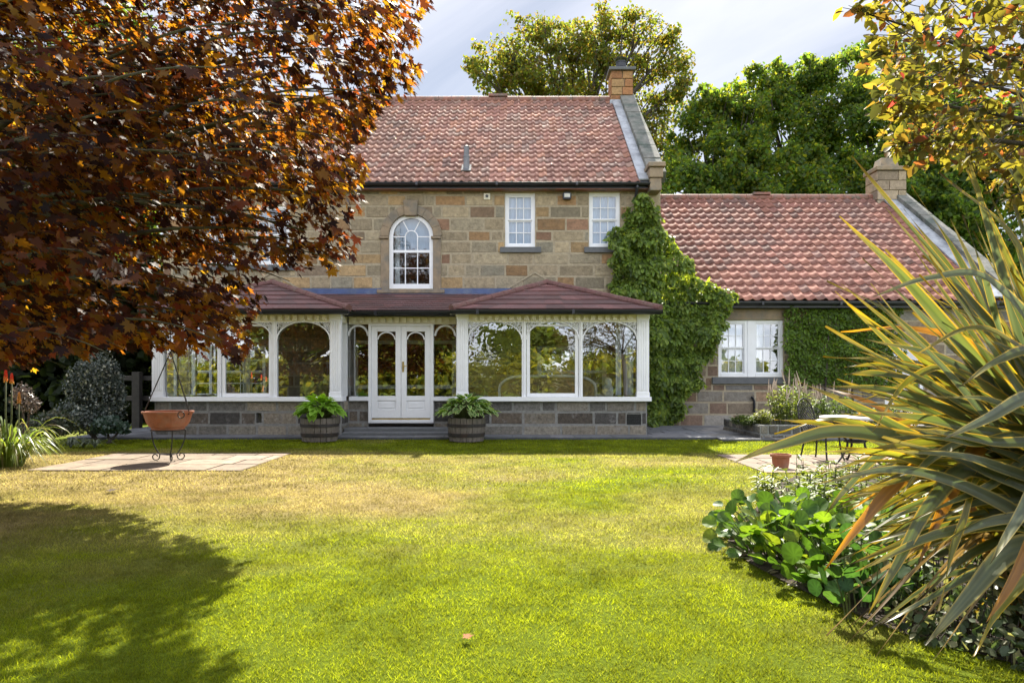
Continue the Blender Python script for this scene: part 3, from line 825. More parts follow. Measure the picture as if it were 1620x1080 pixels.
# fittings on the wall
x, z = wx(770.5), wz(311.5)
mb = MB(); mb.box(x - .085, x + .085, YM - .05, YM, z - .085, z + .085)
mb.tube([(x, YM - .075, z), (x, YM - .045, z)], .06, 16)
bx_ = mb.build('vent', M['cream'], house, bevel=.004)
mb = MB(); mb.tube([(x, YM - .079, z), (x, YM - .07, z)], .042, 16); mb.build('vent_grille', M['slate'], bx_)
x, z = wx(896.5), wz(312)
mb = MB(); mb.prism([(x - .10, z - .09), (x + .10, z - .09), (x + .12, z + .05), (x + .07, z + .10), (x - .07, z + .10), (x - .12, z + .05)], YM - .16, YM - .05)
mb.box(x - .03, x + .03, YM - .05, YM, z - .03, z + .05)
fl = mb.build('floodlight', M['black'], house, bevel=.01)
mb = MB(); mb.box(x - .075, x + .075, YM - .168, YM - .161, z - .04, z + .055); mb.build('floodlight_lens', M['cushion'], fl)

# ------------------------------------------------------------------ cottage wing
YW = 18.72
wing = thing('cottage_wing', 'low stone wing with red pantile roof and twin white sash window', 'cottage', (8.5, 23, 0))
vx = lambda px: PX(px, YW)
vz = lambda py: PZ(py, YW)
wx0, wx1 = hx1 + .03, 13.75
WEY, WEZ, WRY, WRZ = 18.42, PZ(474, 18.42), 24.2, PZ(312, 24.2)
ww = (vx(1136.5), vx(1239.5), vz(596), vz(506)); wd = (vx(1400), vx(1462), .08, vz(545))
mb = MB()
masonry(mb, wx0, wx1, 0, vz(596), YW, [ww, wd, (vx(1127), vx(1241), vz(608), vz(596))], WINGST, ch=(.26, .42), cw=(.5, 1.05), joint=.009)
masonry(mb, wx0, wx1, vz(596), vz(483), YW, [ww, wd, (vx(1146), vx(1246), vz(506), vz(488))], WINGST, ch=(.26, .36), joint=.009)
masonry(mb, YW, 29.5, 0, WEZ, wx1, [], WINGST, ax='y', sgn=-1)
wl_ = mb.build('wall', M['stone'], wing, col=True)
mb = MB(); backing(mb, wx0, wx1, 0, vz(483), YW, [ww, wd], .2)
mb.add([(wx1, YW, 0), (wx1, 29.7, 0), (wx1, 29.7, WEZ), (wx1, WRY, WRZ - .1), (wx1, YW, WEZ)], [(0, 1, 2, 3, 4)])
mb.add([(wx0, 29.7, 0), (wx1, 29.7, 0), (wx1, 29.7, WEZ), (wx0, 29.7, WEZ)], [(0, 1, 2, 3)])
mb.build('mortar', M['mortar'], wl_)
mb = MB(); mb.add([(wx0, YW + 2.5, 0), (wx1, YW + 2.5, 0), (wx1, YW + 2.5, 3.2), (wx0, YW + 2.5, 3.2)], [(0, 1, 2, 3)])
mb.build('interior_wall', M['interior'], wing)
mb = MB(); mb.box(vx(1147), vx(1245), YW - .03, YW + .1, vz(505.6), vz(488.5)); mb.build('lintel', M['dressed'], wing, bevel=.012)
# twin sash
xm0, xm1 = vx(1180), vx(1195)
wn_ = sash(wing, ww[0], xm0 + .06, ww[2], ww[3], YW, sill=(vx(1126), vx(1242), vz(607), vz(596.3)), fr=.085, curtain=[(0, 1)], glass='glass')
sash(wing, xm1 - .06, ww[1], ww[2], ww[3], YW, fr=.085, curtain=[(0, .42)], glass='glass')
mb = MB(); mb.box(xm0 + .061, xm1 - .061, YW + .04, YW + .15, ww[2], ww[3]); mb.build('mullion', M['white'], wing)
# white glazed door
mb = MB(); a, b_, z0, z1 = wd
mb.box(a, a + .1, YW + .03, YW + .12, z0, z1); mb.box(b_ - .1, b_, YW + .03, YW + .12, z0, z1); mb.box(a + .1, b_ - .1, YW + .032, YW + .12, z1 - .1, z1)
mb.box(a + .1, b_ - .1, YW + .05, YW + .10, z0, z0 + .95)
mb.box((a + b_) / 2 - .04, (a + b_) / 2 + .04, YW + .05, YW + .1, z0 + .95, z1 - .1)
dr = mb.build('door', M['white'], wing, bevel=.004)
mb = MB(); mb.add([(a + .1, YW + .075, z0 + .95), (b_ - .1, YW + .075, z0 + .95), (b_ - .1, YW + .075, z1 - .1), (a + .1, YW + .075, z1 - .1)], [(0, 1, 2, 3)]); mb.build('pane', M['glass'], dr)
# roof
mb = MB(); roof_deck(mb, wx0, wx1 - .02, WEY + .06, WEZ, WRY, WRZ - .06, 29.9); mb.build('roof', M['ridge'], wing)
wtx1 = 13.02
def stain_wing(c, x, v):
    k = vnoise(np.array([[x * .6, v * 3, 9]]), 6)[0]; c = np.array(c) * (.82 + .42 * k)
    g_ = vnoise(np.array([[x * .7, v * 2.0, 14]]), 18)[0]
    if g_ > .64: c = c * .75 + np.array([.12, .09, .08]) * .25
    return c
pantiles('roof_tiles', wx0, wtx1, WEY, WEZ, WRY, WRZ - .03, .285, 17, TILES_W, wing, amp=.036, seed=5, stain=stain_wing)
mb = MB(); nr = 21
for i in range(nr):
    a = wx0 + (13.0 - wx0) * i / nr; b_ = wx0 + (13.0 - wx0) * (i + 1) / nr - .012
    mb.tube([(a, WRY, WRZ - .03), (b_, WRY, WRZ - .03)], .13 + rnd.uniform(-.004, .004), 14)
xv = PX(1203, WRY); mb.box(xv - .3, xv + .3, WRY - .17, WRY + .17, WRZ + .06, WRZ + .14)
mb.build('ridge_tiles', M['ridge'], wing)
mb = MB(); slope_box(mb, wtx1 - .02, 13.45, WEY, WEZ, WRY, WRZ, .03, .08, .005, .985)
slope_box(mb, wtx1 - .25, wtx1 + .1, WEY, WEZ, WRY, WRZ, .075, .10, .94, .99)
mb.build('lead_flashing', M['lead'], wing)
mb = MB()
for i in range(7): slope_box(mb, 13.42, 13.85, WEY, WEZ, WRY, WRZ, -.12, .22 + rnd.uniform(-.01, .01), .02 + .98 * i / 7 + .0015, .02 + .98 * (i + 1) / 7 - .0015)
mb.build('coping', M['coping'], wing, bevel=.012)
mb = MB(); gutter(mb, wx0 + .02, 13.5, 18.37, PZ(478, 18.37), .075)
mb.box(wx0 + .02, 13.4, 18.46, YW - .02, PZ(487, 18.5), PZ(476, 18.5)); mb.build('gutter', M['black'], wing, bevel=.004)
PALE = [((.30, .235, .16), 3), ((.27, .21, .15), 3), ((.33, .26, .18), 2)]
c0, c1 = PX(1381, 24.1), PX(1426, 24.1)
mb = chimney_stack(MB(), c0, c1, 23.8, 24.6, PZ(316, 23.8), PZ(270, 23.8), PALE, 3)
mb.box(c0 + .02, c1 - .02, 23.83, 24.57, PZ(340, 23.8), PZ(270, 23.8), (.3, .25, .18))
ch = mb.build('chimney', M['stone'], wing, col=True)
mb = MB(); mb.box(c0 - .06, c1 + .06, 23.73, 24.67, PZ(269.5, 23.8), PZ(263, 23.8))
zc0, zc1 = PZ(263, 23.8), PZ(247, 23.8); xa, xb = PX(1389, 24.1), PX(1418, 24.1)
mb.add([(xa, 23.9, zc0), (xb, 23.9, zc0), (xb, 24.5, zc0), (xa, 24.5, zc0), (xa + .06, 23.97, zc1), (xb - .06, 23.97, zc1), (xb - .06, 24.43, zc1), (xa + .06, 24.43, zc1)],
       [(0, 1, 5, 4), (1, 2, 6, 5), (2, 3, 7, 6), (3, 0, 4, 7), (4, 5, 6, 7)])
mb.build('chimney_cap', M['dressed'], ch, bevel=.015)
# standpipe by the wing wall
mb = MB(); sx_ = vx(1192)
mb.tube([(sx_, YW - .06, .05), (sx_, YW - .06, vz(634)), (sx_ - .05, YW - .06, vz(628)), (sx_ - .08, YW - .10, vz(628))], .032, 8); mb.build('standpipe', M['black'], wing, smooth=True)

# ------------------------------------------------------------------ conservatory
YF, YC = 15.3, 15.95
cons = thing('conservatory', 'white timber conservatory with arched panes, two hipped bays and stone plinth', 'conservatory', (-2.5, 16.8, 0))
fxp = lambda px: PX(px, YF)
fzp = lambda py: PZ(py, YF)
cxp_ = lambda px: PX(px, YC)
czp = lambda py: PZ(py, YC)
ZS0, ZS1 = fzp(634.5), fzp(627.5)          # sill
ZT = fzp(508.5)                             # head of glazing
ZFR = fzp(497)                              # frieze top
LB, RB = (fxp(240), fxp(539)), (fxp(722), fxp(1027))
# plinth
mb = MB(); bk = MB()
vent_r = (fxp(992), fxp(1015), fzp(672), fzp(655)); vent_l = (fxp(403.5), fxp(412.5), fzp(669), fzp(653))
def plinth(nm, runs, sides):
    mb, bk = MB(), MB()
    for (x0, x1, y, zt, op, cs_) in runs:
        masonry(mb, x0, x1, .0, zt, y, op, PLINTH, courses=cs_, cw=(.45, .95), joint=.010)
        backing(bk, x0, x1, .0, zt, y, op, .15)
        for (a, b_, z0, z1) in op: bk.add([(a, y + .14, z0), (b_, y + .14, z0), (b_, y + .14, z1), (a, y + .14, z1)], [(0, 1, 2, 3)])
    for (y0, y1, x, sg) in sides:
        masonry(mb, y0 + .01, y1, 0, ZS0, x, [], PLINTH, ax='y', sgn=sg, courses=[.28, .29, .26])
        bk.add([(x, y0, 0), (x, y1, 0), (x, y1, ZS0), (x, y0, ZS0)], [(0, 1, 2, 3)])
    p_ = mb.build('plinth', M['plinth'], cons, col=True); bk.build('mortar', M['mortar_grey'], p_)
cl_, cr_ = LB[1], RB[0]
dzl = cxp_(583); dzr = cxp_(686)
BC, CC_ = [.28, .29, .26], [.3, .28, .3]
plinth('l', [(LB[0] + .04, LB[1], YF + .05, ZS0, [vent_l], BC)], [(YF + .05, YC + .04, cl_, -1), (YF + .05, YM, LB[0] + .04, 1)])
plinth('r', [(RB[0], RB[1] - .04, YF + .05, ZS0, [vent_r], BC)], [(YF + .05, YC + .04, cr_, 1), (YF + .05, YM, RB[1] - .04, -1)])
plinth('cl', [(cl_, dzl, YC + .04, ZS0 - .01, [], CC_)], []); plinth('cr', [(dzr, cr_, YC + .04, ZS0 - .01, [], CC_)], [])
mb = MB()
a, b_, z0, z1 = vent_r
mb.box(a, b_, YF + .08, YF + .10, z0, z1)
for k in range(7): mb.box(a + .01, b_ - .01, YF + .065, YF + .082, z0 + (z1 - z0) * (k + .3) / 7, z0 + (z1 - z0) * (k + .62) / 7)
mb.build('air_brick', M['black'], cons)
# floor, door step side
mb = MB(); mb.box(LB[0] + .2, RB[1] - .2, YC + .3, YM - .02, .02, .12); mb.build('floor', M['floor_in'], cons)
# sills
for bb in ((LB[0] - .03, LB[1] + .04, YF - .06, YF + .16, ZS0, ZS1), (RB[0] - .04, RB[1] + .045, YF - .06, YF + .16, ZS0, ZS1),
           (LB[1] + .041, dzl, YC - .05, YC + .14, ZS0 - .01, ZS1 - .012), (dzr, RB[0] - .041, YC - .05, YC + .14, ZS0 - .01, ZS1 - .012),
           (RB[1] - .1, RB[1] + .04, YF + .161, YM, ZS0, ZS1), (LB[0] - .03, LB[0] + .1, YF + .161, YM, ZS0, ZS1)):
    mb = MB(); mb.box(*bb); mb.build('sill', M['white'], cons, bevel=.006)
# posts: fluted pilasters
mb = MB()
def post(x0, x1, y, z0, z1, fl=4, d_=.14):
    mb = MB()
    mb.box(x0, x1, y, y + d_, z0, z1)
    w = (x1 - x0)
    if fl:
        for k in range(fl):
            a = x0 + w * (.1 + .8 * (k + .12) / fl); b2 = x0 + w * (.1 + .8 * (k + .88) / fl)
            mb.box(a, b2, y - .012, y + .001, z0 + .14, z1 - .14)
        mb.box(x0 - .012, x1 + .012, y - .02, y + d_, z0 + .001, z0 + .10); mb.box(x0 - .012, x1 + .012, y - .02, y + d_, z1 - .1, z1 - .001)
    mb.build('post', M['white'], cons, bevel=.004)
for (p0, p1) in ((240, 258.5), (521.5, 539), (722.5, 740.5), (1008, 1027)):
    post(fxp(p0), fxp(p1), YF, ZS1, ZFR, 4)
for px_ in (343, 349.5): pass
for (p0, p1) in ((343, 349), (430, 437.5), (825.5, 832.5), (916, 922)):
    mb = MB(); mb.box(fxp(p0), fxp(p1), YF + .02, YF + .12, ZS1, ZT)
    mb.tube([(fxp((p0 + p1) / 2), YF + .02, ZS1), (fxp((p0 + p1) / 2), YF + .02, ZT)], .022, 8)
    mb.build('mullion', M['white'], cons, bevel=.004)
# returns
for x, s_ in ((LB[1], 1), (RB[0], -1)):
    mb = MB(); mb.box(min(x, x - s_ * .1), max(x, x - s_ * .1), YC - .12, YC - .02, ZS1, ZT); mb.build('post', M['white'], cons, bevel=.004)
mb = MB(); mb.box(LB[1] - .06, LB[1] + .0, YF + .161, YC - .13, ZS0, ZS1); mb.build('sill', M['white'], cons)
mb = MB(); mb.box(RB[0], RB[0] + .06, YF + .161, YC - .13, ZS0, ZS1); mb.build('sill', M['white'], cons)
for a, b_ in ((541, 549), (721.5, 727)):
    mb = MB(); mb.box(cxp_(a), cxp_(b_), YC, YC + .1, ZS1, ZT - .03); mb.build('post', M['white'], cons, bevel=.004)
for yy_ in (16.25, 17.2, 18.15):
    for x in (RB[1] - .1, LB[0] + .02):
        mb = MB(); mb.box(x, x + .08, yy_, yy_ + .1, ZS1, ZT); mb.build('post', M['white'], cons, bevel=.004)
# frieze with dentils and cornice
mb = MB(); dn = MB()
def frieze(x0, x1, y, zt, zb):
    mb.box(x0, x1, y + .02, y + .14, zb, zt + .0)
    k = x0 + .1; st = .165
    while k < x1 - .12:
        dn.box(k, k + .10, y - .05, y + .021, zt - .135, zt - .02); k += st
def cornice(mb, x0, x1, y, z, s=1.0):
    prof = [(.0, .0), (-.04, .01), (-.06, .05), (-.11, .075), (-.15, .08), (-.15, .115), (.12, .115), (.12, .0)]
    vs = [(x0, y + p, z + q) for p, q in prof] + [(x1, y + p, z + q) for p, q in prof]
    n_ = len(prof)
    mb.add(vs, [(i, (i + 1) % n_, n_ + (i + 1) % n_, n_ + i) for i in range(n_)] + [tuple(range(n_ - 1, -1, -1)), tuple(range(n_, 2 * n_))])
frieze(fxp(258.5), fxp(521.5), YF, ZFR, ZT); frieze(fxp(740.5), fxp(1008), YF, ZFR, ZT)
ZTC = czp(512.5); ZFC = czp(501)
frieze(LB[1] + .02, RB[0] - .02, YC, ZFC, ZTC)
mb.box(LB[1] - .12, LB[1] - .01, YF + .145, YC + .015, ZT, ZFR); mb.box(RB[0] + .01, RB[0] + .12, YF + .145, YC + .015, ZT, ZFR)
mb.box(RB[1] - .1, RB[1] - .005, YF + .145, YM, ZT, ZFR); mb.box(LB[0] + .005, LB[0] + .1, YF + .145, YM, ZT, ZFR)
frz = mb.build('frieze', M['cream'], cons, bevel=.003)
dn.build('dentils', M['cream'], frz)
mb = MB()
cornice(mb, LB[0] - .14, LB[1] + .14, YF, ZFR + .002); cornice(mb, RB[0] - .14, RB[1] + .14, YF, ZFR + .002); cornice(mb, LB[1] + .0, RB[0] - .0, YC, ZFC + .002)
mb.build('cornice', M['cream'], cons, bevel=.003)
# panes, arch mouldings, fretwork spandrels
fret = MB(); archm = MB(); pane_rects = []
def spandrel(x0, x1, zt, zsp, y, r_=.0105):
    """lace of scrolls between the arch and the square corner, both corners"""
    xm_, hw, hh = (x0 + x1) / 2, (x1 - x0) / 2, zt - zsp
    outside = lambda x, z, k=1.0: ((x - xm_) / (hw * k)) ** 2 + ((z - zsp) / (hh * k)) ** 2 > 1 if z > zsp else abs(x - xm_) > hw * k
    pts = [(xm_ + hw * math.cos(t), zsp + hh * math.sin(t)) for t in np.linspace(0, math.pi, 33)]
    archm.tube([(x, y + .03, z) for x, z in pts], .019, 6, cap=False)
    s = .062
    for i in range(-1, int(2 * hw / s) + 2):
        for k in range(0, int((hh + .1) / s) + 2):
            x = x0 + (i + .5 * (k % 2)) * s + .03; z = zt - .03 - k * s * .87
            if z < zsp - .06 or x < x0 or x > x1: continue
            ex = ((x - xm_) / hw) ** 2 + (max(0, z - zsp) / hh) ** 2
            if ex < 1.10: continue
            a0 = rnd.uniform(0, 6.28); rr = s * .42
            fret.tube([(x + rr * (1 - q * .08) * math.cos(a0 + q), y + .03, z + rr * (1 - q * .08) * math.sin(a0 + q)) for q in np.linspace(0, 5.6, 10)], r_, 4, cap=False)
    fret.box(x0, x1, y + .022, y + .04, zt - .018, zt)
ZSP = fzp(537)
for (p0, p1) in ((258.5, 343), (349, 430), (437.5, 521.5), (740.5, 825.5), (832.5, 916), (922, 1008)):
    x0, x1 = fxp(p0), fxp(p1)
    fret = MB(); archm = MB(); spandrel(x0, x1, ZT, ZSP, YF)
    fr_ = fret.build('fretwork', M['white'], cons); archm.build('arch_moulding', M['white'], fr_)
    pane_rects.append((x0, x1, ZS1, ZT, YF + .085))
# opening casements (one in each bay)
mb = MB(); cas = []
for (p0, p1) in ((349, 430), (832.5, 916)):
    x0, x1 = fxp(p0) + .01, fxp(p1) - .01
    z0, z1 = ZS1 + .004, ZT - .06
    w = .075
    mb = MB(); mb.box(x0, x0 + w, YF + .045, YF + .10, z0, z1); mb.box(x1 - w, x1, YF + .045, YF + .10, z0, z1)
    mb.box(x0 + w, x1 - w, YF + .046, YF + .10, z0, z0 + w); mb.box(x0 + w, x1 - w, YF + .046, YF + .10, z1 - w * .6, z1)
    mb.build('casement', M['white'], cons, bevel=.006)
for i, (x0, x1, z0, z1, y) in enumerate(pane_rects):
    g = MB(); t = rnd.uniform(-.006, .006)
    g.add([(x0, y, z0), (x1, y + t, z0), (x1, y + t, z1), (x0, y, z1)], [(0, 1, 2, 3)])
    g.build('pane', M['glassw' if i == 3 else 'glass'], cons)
# side lights of the central section (arched, dark corners)
mb = MB()
def flat_arch(mb, x0, x1, zt, zsp, y, w=.045):
    xm_, hw, hh = (x0 + x1) / 2, (x1 - x0) / 2, zt - zsp
    n_ = 16
    for k in range(n_):
        t0, t1 = math.pi * k / n_, math.pi * (k + 1) / n_
        o_ = lambda t, e: (xm_ + (hw - e) * math.cos(t), zsp + (hh - e) * math.sin(t))
        mb.prism([o_(t0, w), o_(t0, 0), o_(t1, 0), o_(t1, w)], y, y + .03)
for (p0, p1) in ((549, 583), (686.5, 721.5)):
    x0, x1 = cxp_(p0), cxp_(p1)
    mb = MB(); flat_arch(mb, x0 + .003, x1 - .003, ZTC - .01, czp(531), YC + .035); mb.build('arch_moulding', M['white'], cons)
    g = MB(); g.add([(x0, YC + .07, ZS1 - .012), (x1, YC + .07, ZS1 - .012), (x1, YC + .07, ZTC), (x0, YC + .07, ZTC)], [(0, 1, 2, 3)]); g.build('pane', M['glass'], cons)
for x in (RB[1] - .06, LB[0] + .06):
    g = MB(); g.add([(x, YF + .2, ZS1), (x, YM, ZS1), (x, YM, ZT), (x, YF + .2, ZT)], [(0, 1, 2, 3)]); g.build('pane', M['glass'], cons)
# double door
zb, zt = czp(668.5), ZTC
mb = MB()
mb.box(dzl, dzl + .075, YC - .03, YC + .10, zb, zt); mb.box(dzr - .075, dzr, YC - .03, YC + .10, zb, zt)
mb.box(dzl + .075, dzr - .075, YC - .028, YC + .10, zt - .05, zt); mb.box(dzl + .075, dzr - .075, YC - .05, YC + .10, zb, zb + .075)
dfr = mb.build('door_frame', M['white'], cons, bevel=.004)
mb = MB(); mb.box(dzl + .08, dzr - .08, YC - .02, YC + .03, zb + .076, zb + .105); mb.build('threshold_bar', M['brass'], dfr)
xa, xb = dzl + .079, dzr - .079
xmid = (xa + xb) / 2
for (l0, l1) in ((xa, xmid - .004), (xmid + .004, xb)):
    mb = MB(); z0, z1 = zb + .11, zt - .055
    st = .125; zg = czp(626); y = YC - .005
    mb.box(l0, l0 + st, y, y + .05, z0, z1); mb.box(l1 - st, l1, y, y + .05, z0, z1)
    mb.box(l0 + st, l1 - st, y + .001, y + .05, z0, z0 + .2); mb.box(l0 + st, l1 - st, y + .001, y + .05, zg - .11, zg); mb.box(l0 + st, l1 - st, y + .001, y + .05, z1 - .12, z1)
    mb.box(l0 + st, l1 - st, y + .022, y + .045, z0 + .2, zg - .11)
    mb.box(l0 + st + .035, l1 - st - .035, y + .008, y + .023, z0 + .235, zg - .145)
    flat_arch(mb, l0 + st + .002, l1 - st - .002, z1 - .122, czp(537), y + .008, .03)
    dl = mb.build('door', M['white'], cons, bevel=.005)
    g = MB(); g.add([(l0 + st, y + .04, zg), (l1 - st, y + .04, zg), (l1 - st, y + .04, z1 - .12), (l0 + st, y + .04, z1 - .12)], [(0, 1, 2, 3)]); g.build('pane', M['glass'], dl)
    if l0 > xmid:
        hd = MB(); hx = l0 + .045; hz = czp(580)
        hd.box(hx - .022, hx + .022, y - .01, y, hz - .12, hz + .12); hd.tube([(hx, y - .01, hz + .02), (hx, y - .055, hz + .02), (hx + .09, y - .055, hz + .015)], .011, 8)
        hd.build('handle', M['brass'], dl)
# roofs of the conservatory
CT = [((.125, .062, .060), 4), ((.145, .068, .064), 3), ((.11, .06, .058), 3)]
def flat_rows(mb, quad_fn, nrows, lift=.028):
    """quad_fn(v) -> (left point, right point, normal) at fraction v up the slope"""
    for r in range(nrows):
        a0, b0, nn = quad_fn(r / nrows - .004); a1, b1, _ = quad_fn(min(1, (r + 1) / nrows + .01))
        nn = Vector(nn); A0, B0, A1, B1 = Vector(a0), Vector(b0), Vector(a1), Vector(b1)
        seg = max(1, int((B0 - A0).length / .42))
        for q in range(seg):
            f0, f1 = q / seg, (q + 1) / seg
            k = rnd.uniform(.94, 1.06); c = tuple(x * k for x in pick(CT))
            li = lift + rnd.uniform(-.003, .003)
            p0, p1 = A0.lerp(B0, f0), A0.lerp(B0, f1); q0, q1 = A1.lerp(B1, f0), A1.lerp(B1, f1)
            mb.add([p0 + nn * (li - .022), p1 + nn * (li - .022), p0 + nn * li, p1 + nn * li, q1 + nn * .004, q0 + nn * .004], [(0, 1, 3, 2), (2, 3, 4, 5)], c)
ZE = PZ(489, 15.02)
def hip_roof(xl, xr, xa, nm):
    ye = 15.02
    ya = 17.25; za = PZ(449, ya)
    mb = MB(); dk = MB()
    def front(v):
        y = ye + (ya - ye) * v; z = ZE + (za - ZE) * v
        nn = Vector((0, -(za - ZE), ya - ye)).normalized()
        return (xl + (xa - xl) * v, y, z), (xr + (xa - xr) * v, y, z), nn
    flat_rows(mb, front, 6)
    yb = YM - .005
    for (xe, sg) in ((xl, -1), (xr, 1)):
        def side(v, xe=xe, sg=sg):
            z = ZE + (za - ZE) * v; x = xe + (xa - xe) * v
            nn = Vector((sg * (za - ZE), 0, abs(xa - xe))).normalized()
            p, q = (x, ye + (ya - ye) * v, z), (x, yb, z)
            return (p, q, nn) if sg > 0 else (q, p, nn)
        flat_rows(mb, side, 6)
    o = mb.build('bay_roof', M['ctile'], cons, col=True)
    d_ = .02
    dk.add([(xl, ye, ZE - d_), (xr, ye, ZE - d_), (xr, yb, ZE - d_), (xl, yb, ZE - d_), (xa, ya, za - d_), (xa, yb, za - d_)], [(0, 1, 4), (1, 2, 5, 4), (3, 0, 4, 5), (0, 3, 2, 1)])
    dk.build('roof_deck', M['slate'], o)
    hp = MB()
    for e in ((xl, ye - .02, ZE + .02), (xr, ye - .02, ZE + .02)):
        p0, p1 = Vector(e), Vector((xa, ya, za + .03))
        for k in range(8):
            a, b_ = p0.lerp(p1, k / 8), p0.lerp(p1, (k + 1) / 8 + .012)
            hp.tube([a, b_], [.085, .078], 10)
    hp.tube([(xa, ya - .05, za + .03), (xa, yb, za + .03)], .085, 10)
    hp.build('hip_tiles', M['ctile_ridge'], o, smooth=False)
    return o
M['ctile_ridge'] = mat('concrete_hip_tile', (.135, .062, .055), rough=.8, nscale=10, namt=.3, bump=.3, color2=(.14, .10, .08), p2=(.5, .75))
hip_roof(PX(220, 15.02), PX(552, 15.02), -6.05, 'l'); hip_roof(PX(714, 15.02), PX(1045, 15.02), .88, 'r')
mb = MB()
CZE, CZT = PZ(491, 15.6), PZ(465, YM)
xl_, xr_ = PX(500, 15.6), PX(760, 15.6)
nn_ = Vector((0, -(CZT - CZE), YM - 15.6)).normalized()
flat_rows(mb, lambda v: ((xl_ - 1.2 * v * 0 - v * 1.6, 15.6 + (YM - 15.6) * v, CZE + (CZT - CZE) * v), (xr_ + v * 1.6, 15.6 + (YM - 15.6) * v, CZE + (CZT - CZE) * v), nn_), 9, lift=.03)
o = mb.build('lean_to_roof', M['ctile_mid'] if 'ctile_mid' in M else M['ctile'], cons, col=True)
mb = MB(); mb.add([(xl_, 15.6, CZE - .02), (xr_, 15.6, CZE - .02), (xr_ + 1.6, YM, CZT - .02), (xl_ - 1.6, YM, CZT - .02)], [(0, 1, 2, 3)]); mb.build('roof_deck', M['slate'], o)
mb = MB(); mb.box(wx(405), wx(604), YM - .06, YM - .03, CZT - .02, wz(456.5)); mb.box(wx(697), wx(838), YM - .06, YM - .03, CZT - .02, wz(456.5)); mb.box(wx(604) + .002, wx(697) - .002, YM - .06, YM - .04, CZT - .02, aw[2] - .135)
mb.build('lead_flashing', M['leadblue'], cons)
mb = MB()
gutter(mb, PX(220, 14.98), PX(552, 14.98), 14.98, PZ(490.5, 14.98), .082); gutter(mb, PX(712, 14.98), PX(1048, 14.98), 14.98, PZ(490.5, 14.98), .082)
gutter(mb, PX(553, 15.55), PX(712, 15.55), 15.55, PZ(492.5, 15.55), .078)
for (a, b_, y) in ((222, 550, 15.06), (714, 1045, 15.06)): mb.box(PX(a, y), PX(b_, y), y, y + .02, PZ(497, y), PZ(489, y))
mb.box(PX(545, 15.62), PX(720, 15.62), 15.62, 15.64, PZ(500.5, 15.62), PZ(491, 15.62))
mb.build('gutter', M['black'], cons, bevel=.003)
# soffits close the eaves
mb = MB()
mb.add([(PX(222, 15.06), 15.06, ZFR + .12), (PX(550, 15.06), 15.06, ZFR + .12), (PX(550, 15.06), YM, ZFR + .12), (PX(222, 15.06), YM, ZFR + .12)], [(0, 1, 2, 3)])
mb.add([(PX(714, 15.06), 15.06, ZFR + .12), (PX(1045, 15.06), 15.06, ZFR + .12), (PX(1045, 15.06), YM, ZFR + .12), (PX(714, 15.06), YM, ZFR + .12)], [(0, 1, 2, 3)])
mb.add([(PX(550, 15.06) + .003, 15.63, ZFC + .125), (PX(714, 15.06) - .003, 15.63, ZFC + .125), (PX(714, 15.06) - .003, YM, ZFC + .125), (PX(550, 15.06) + .003, YM, ZFC + .125)], [(0, 1, 2, 3)])
mb.build('soffit', M['cream'], cons)
# steps at the door
steps = thing('door_steps', 'two low dark stone steps below the white conservatory doors', 'steps', ((dzl + dzr) / 2, 15.5, .06))
mb = MB(); mb.box(PX(544, 15.45), PX(712, 15.45), 15.45, YC - .06, .04, .20); mb.build('upper_step', M['slate'], steps, bevel=.015)
mb = MB(); mb.box(PX(540, 15.1), PX(716, 15.1), 15.1, 15.448, .04, .125); mb.build('lower_step', M['slate'], steps, bevel=.015)

# ------------------------------------------------------------------ foliage helpers
def unit(v): return v / np.maximum(np.linalg.norm(v, axis=1, keepdims=True), 1e-9)
SIMPLE = (np.array([(0, 0, 0), (.33, .24, .06), (.70, .20, .05), (1, 0, -.06), (.70, -.20, .05), (.33, -.24, .06), (.5, 0, -.02)]),
          [[0, 6, 1, 1], ], )
def tmpl_ellipse(w=.26, fold=.07, droop=.08):
    v = np.array([(0, 0, 0), (.35, w, fold), (.72, w * .8, fold * .6 - droop * .5), (1, 0, -droop), (.72, -w * .8, fold * .6 - droop * .5), (.35, -w, fold)])
    return v, np.array([(0, 3, 2, 1), (0, 5, 4, 3)])
def tmpl_maple():
    a = [(0, 1.0), (13, .62), (25, .70), (31, .42), (50, .88), (62, .56), (75, .60), (88, .36), (112, .60), (140, .30), (180, .10)]
    pts = [(r * math.cos(R(t)), r * math.sin(R(t))) for t, r in a] + [(r * math.cos(R(t)), -r * math.sin(R(t))) for t, r in a[1:-1][::-1]]
    v = [(0, 0, 0)] + [(x, y, -.10 * (x * x + y * y) + .10 * abs(y)) for x, y in pts]
    n_ = len(pts)
    return np.array(v) * .62, np.array([(0, 1 + i, 1 + (i + 1) % n_) for i in range(n_)])
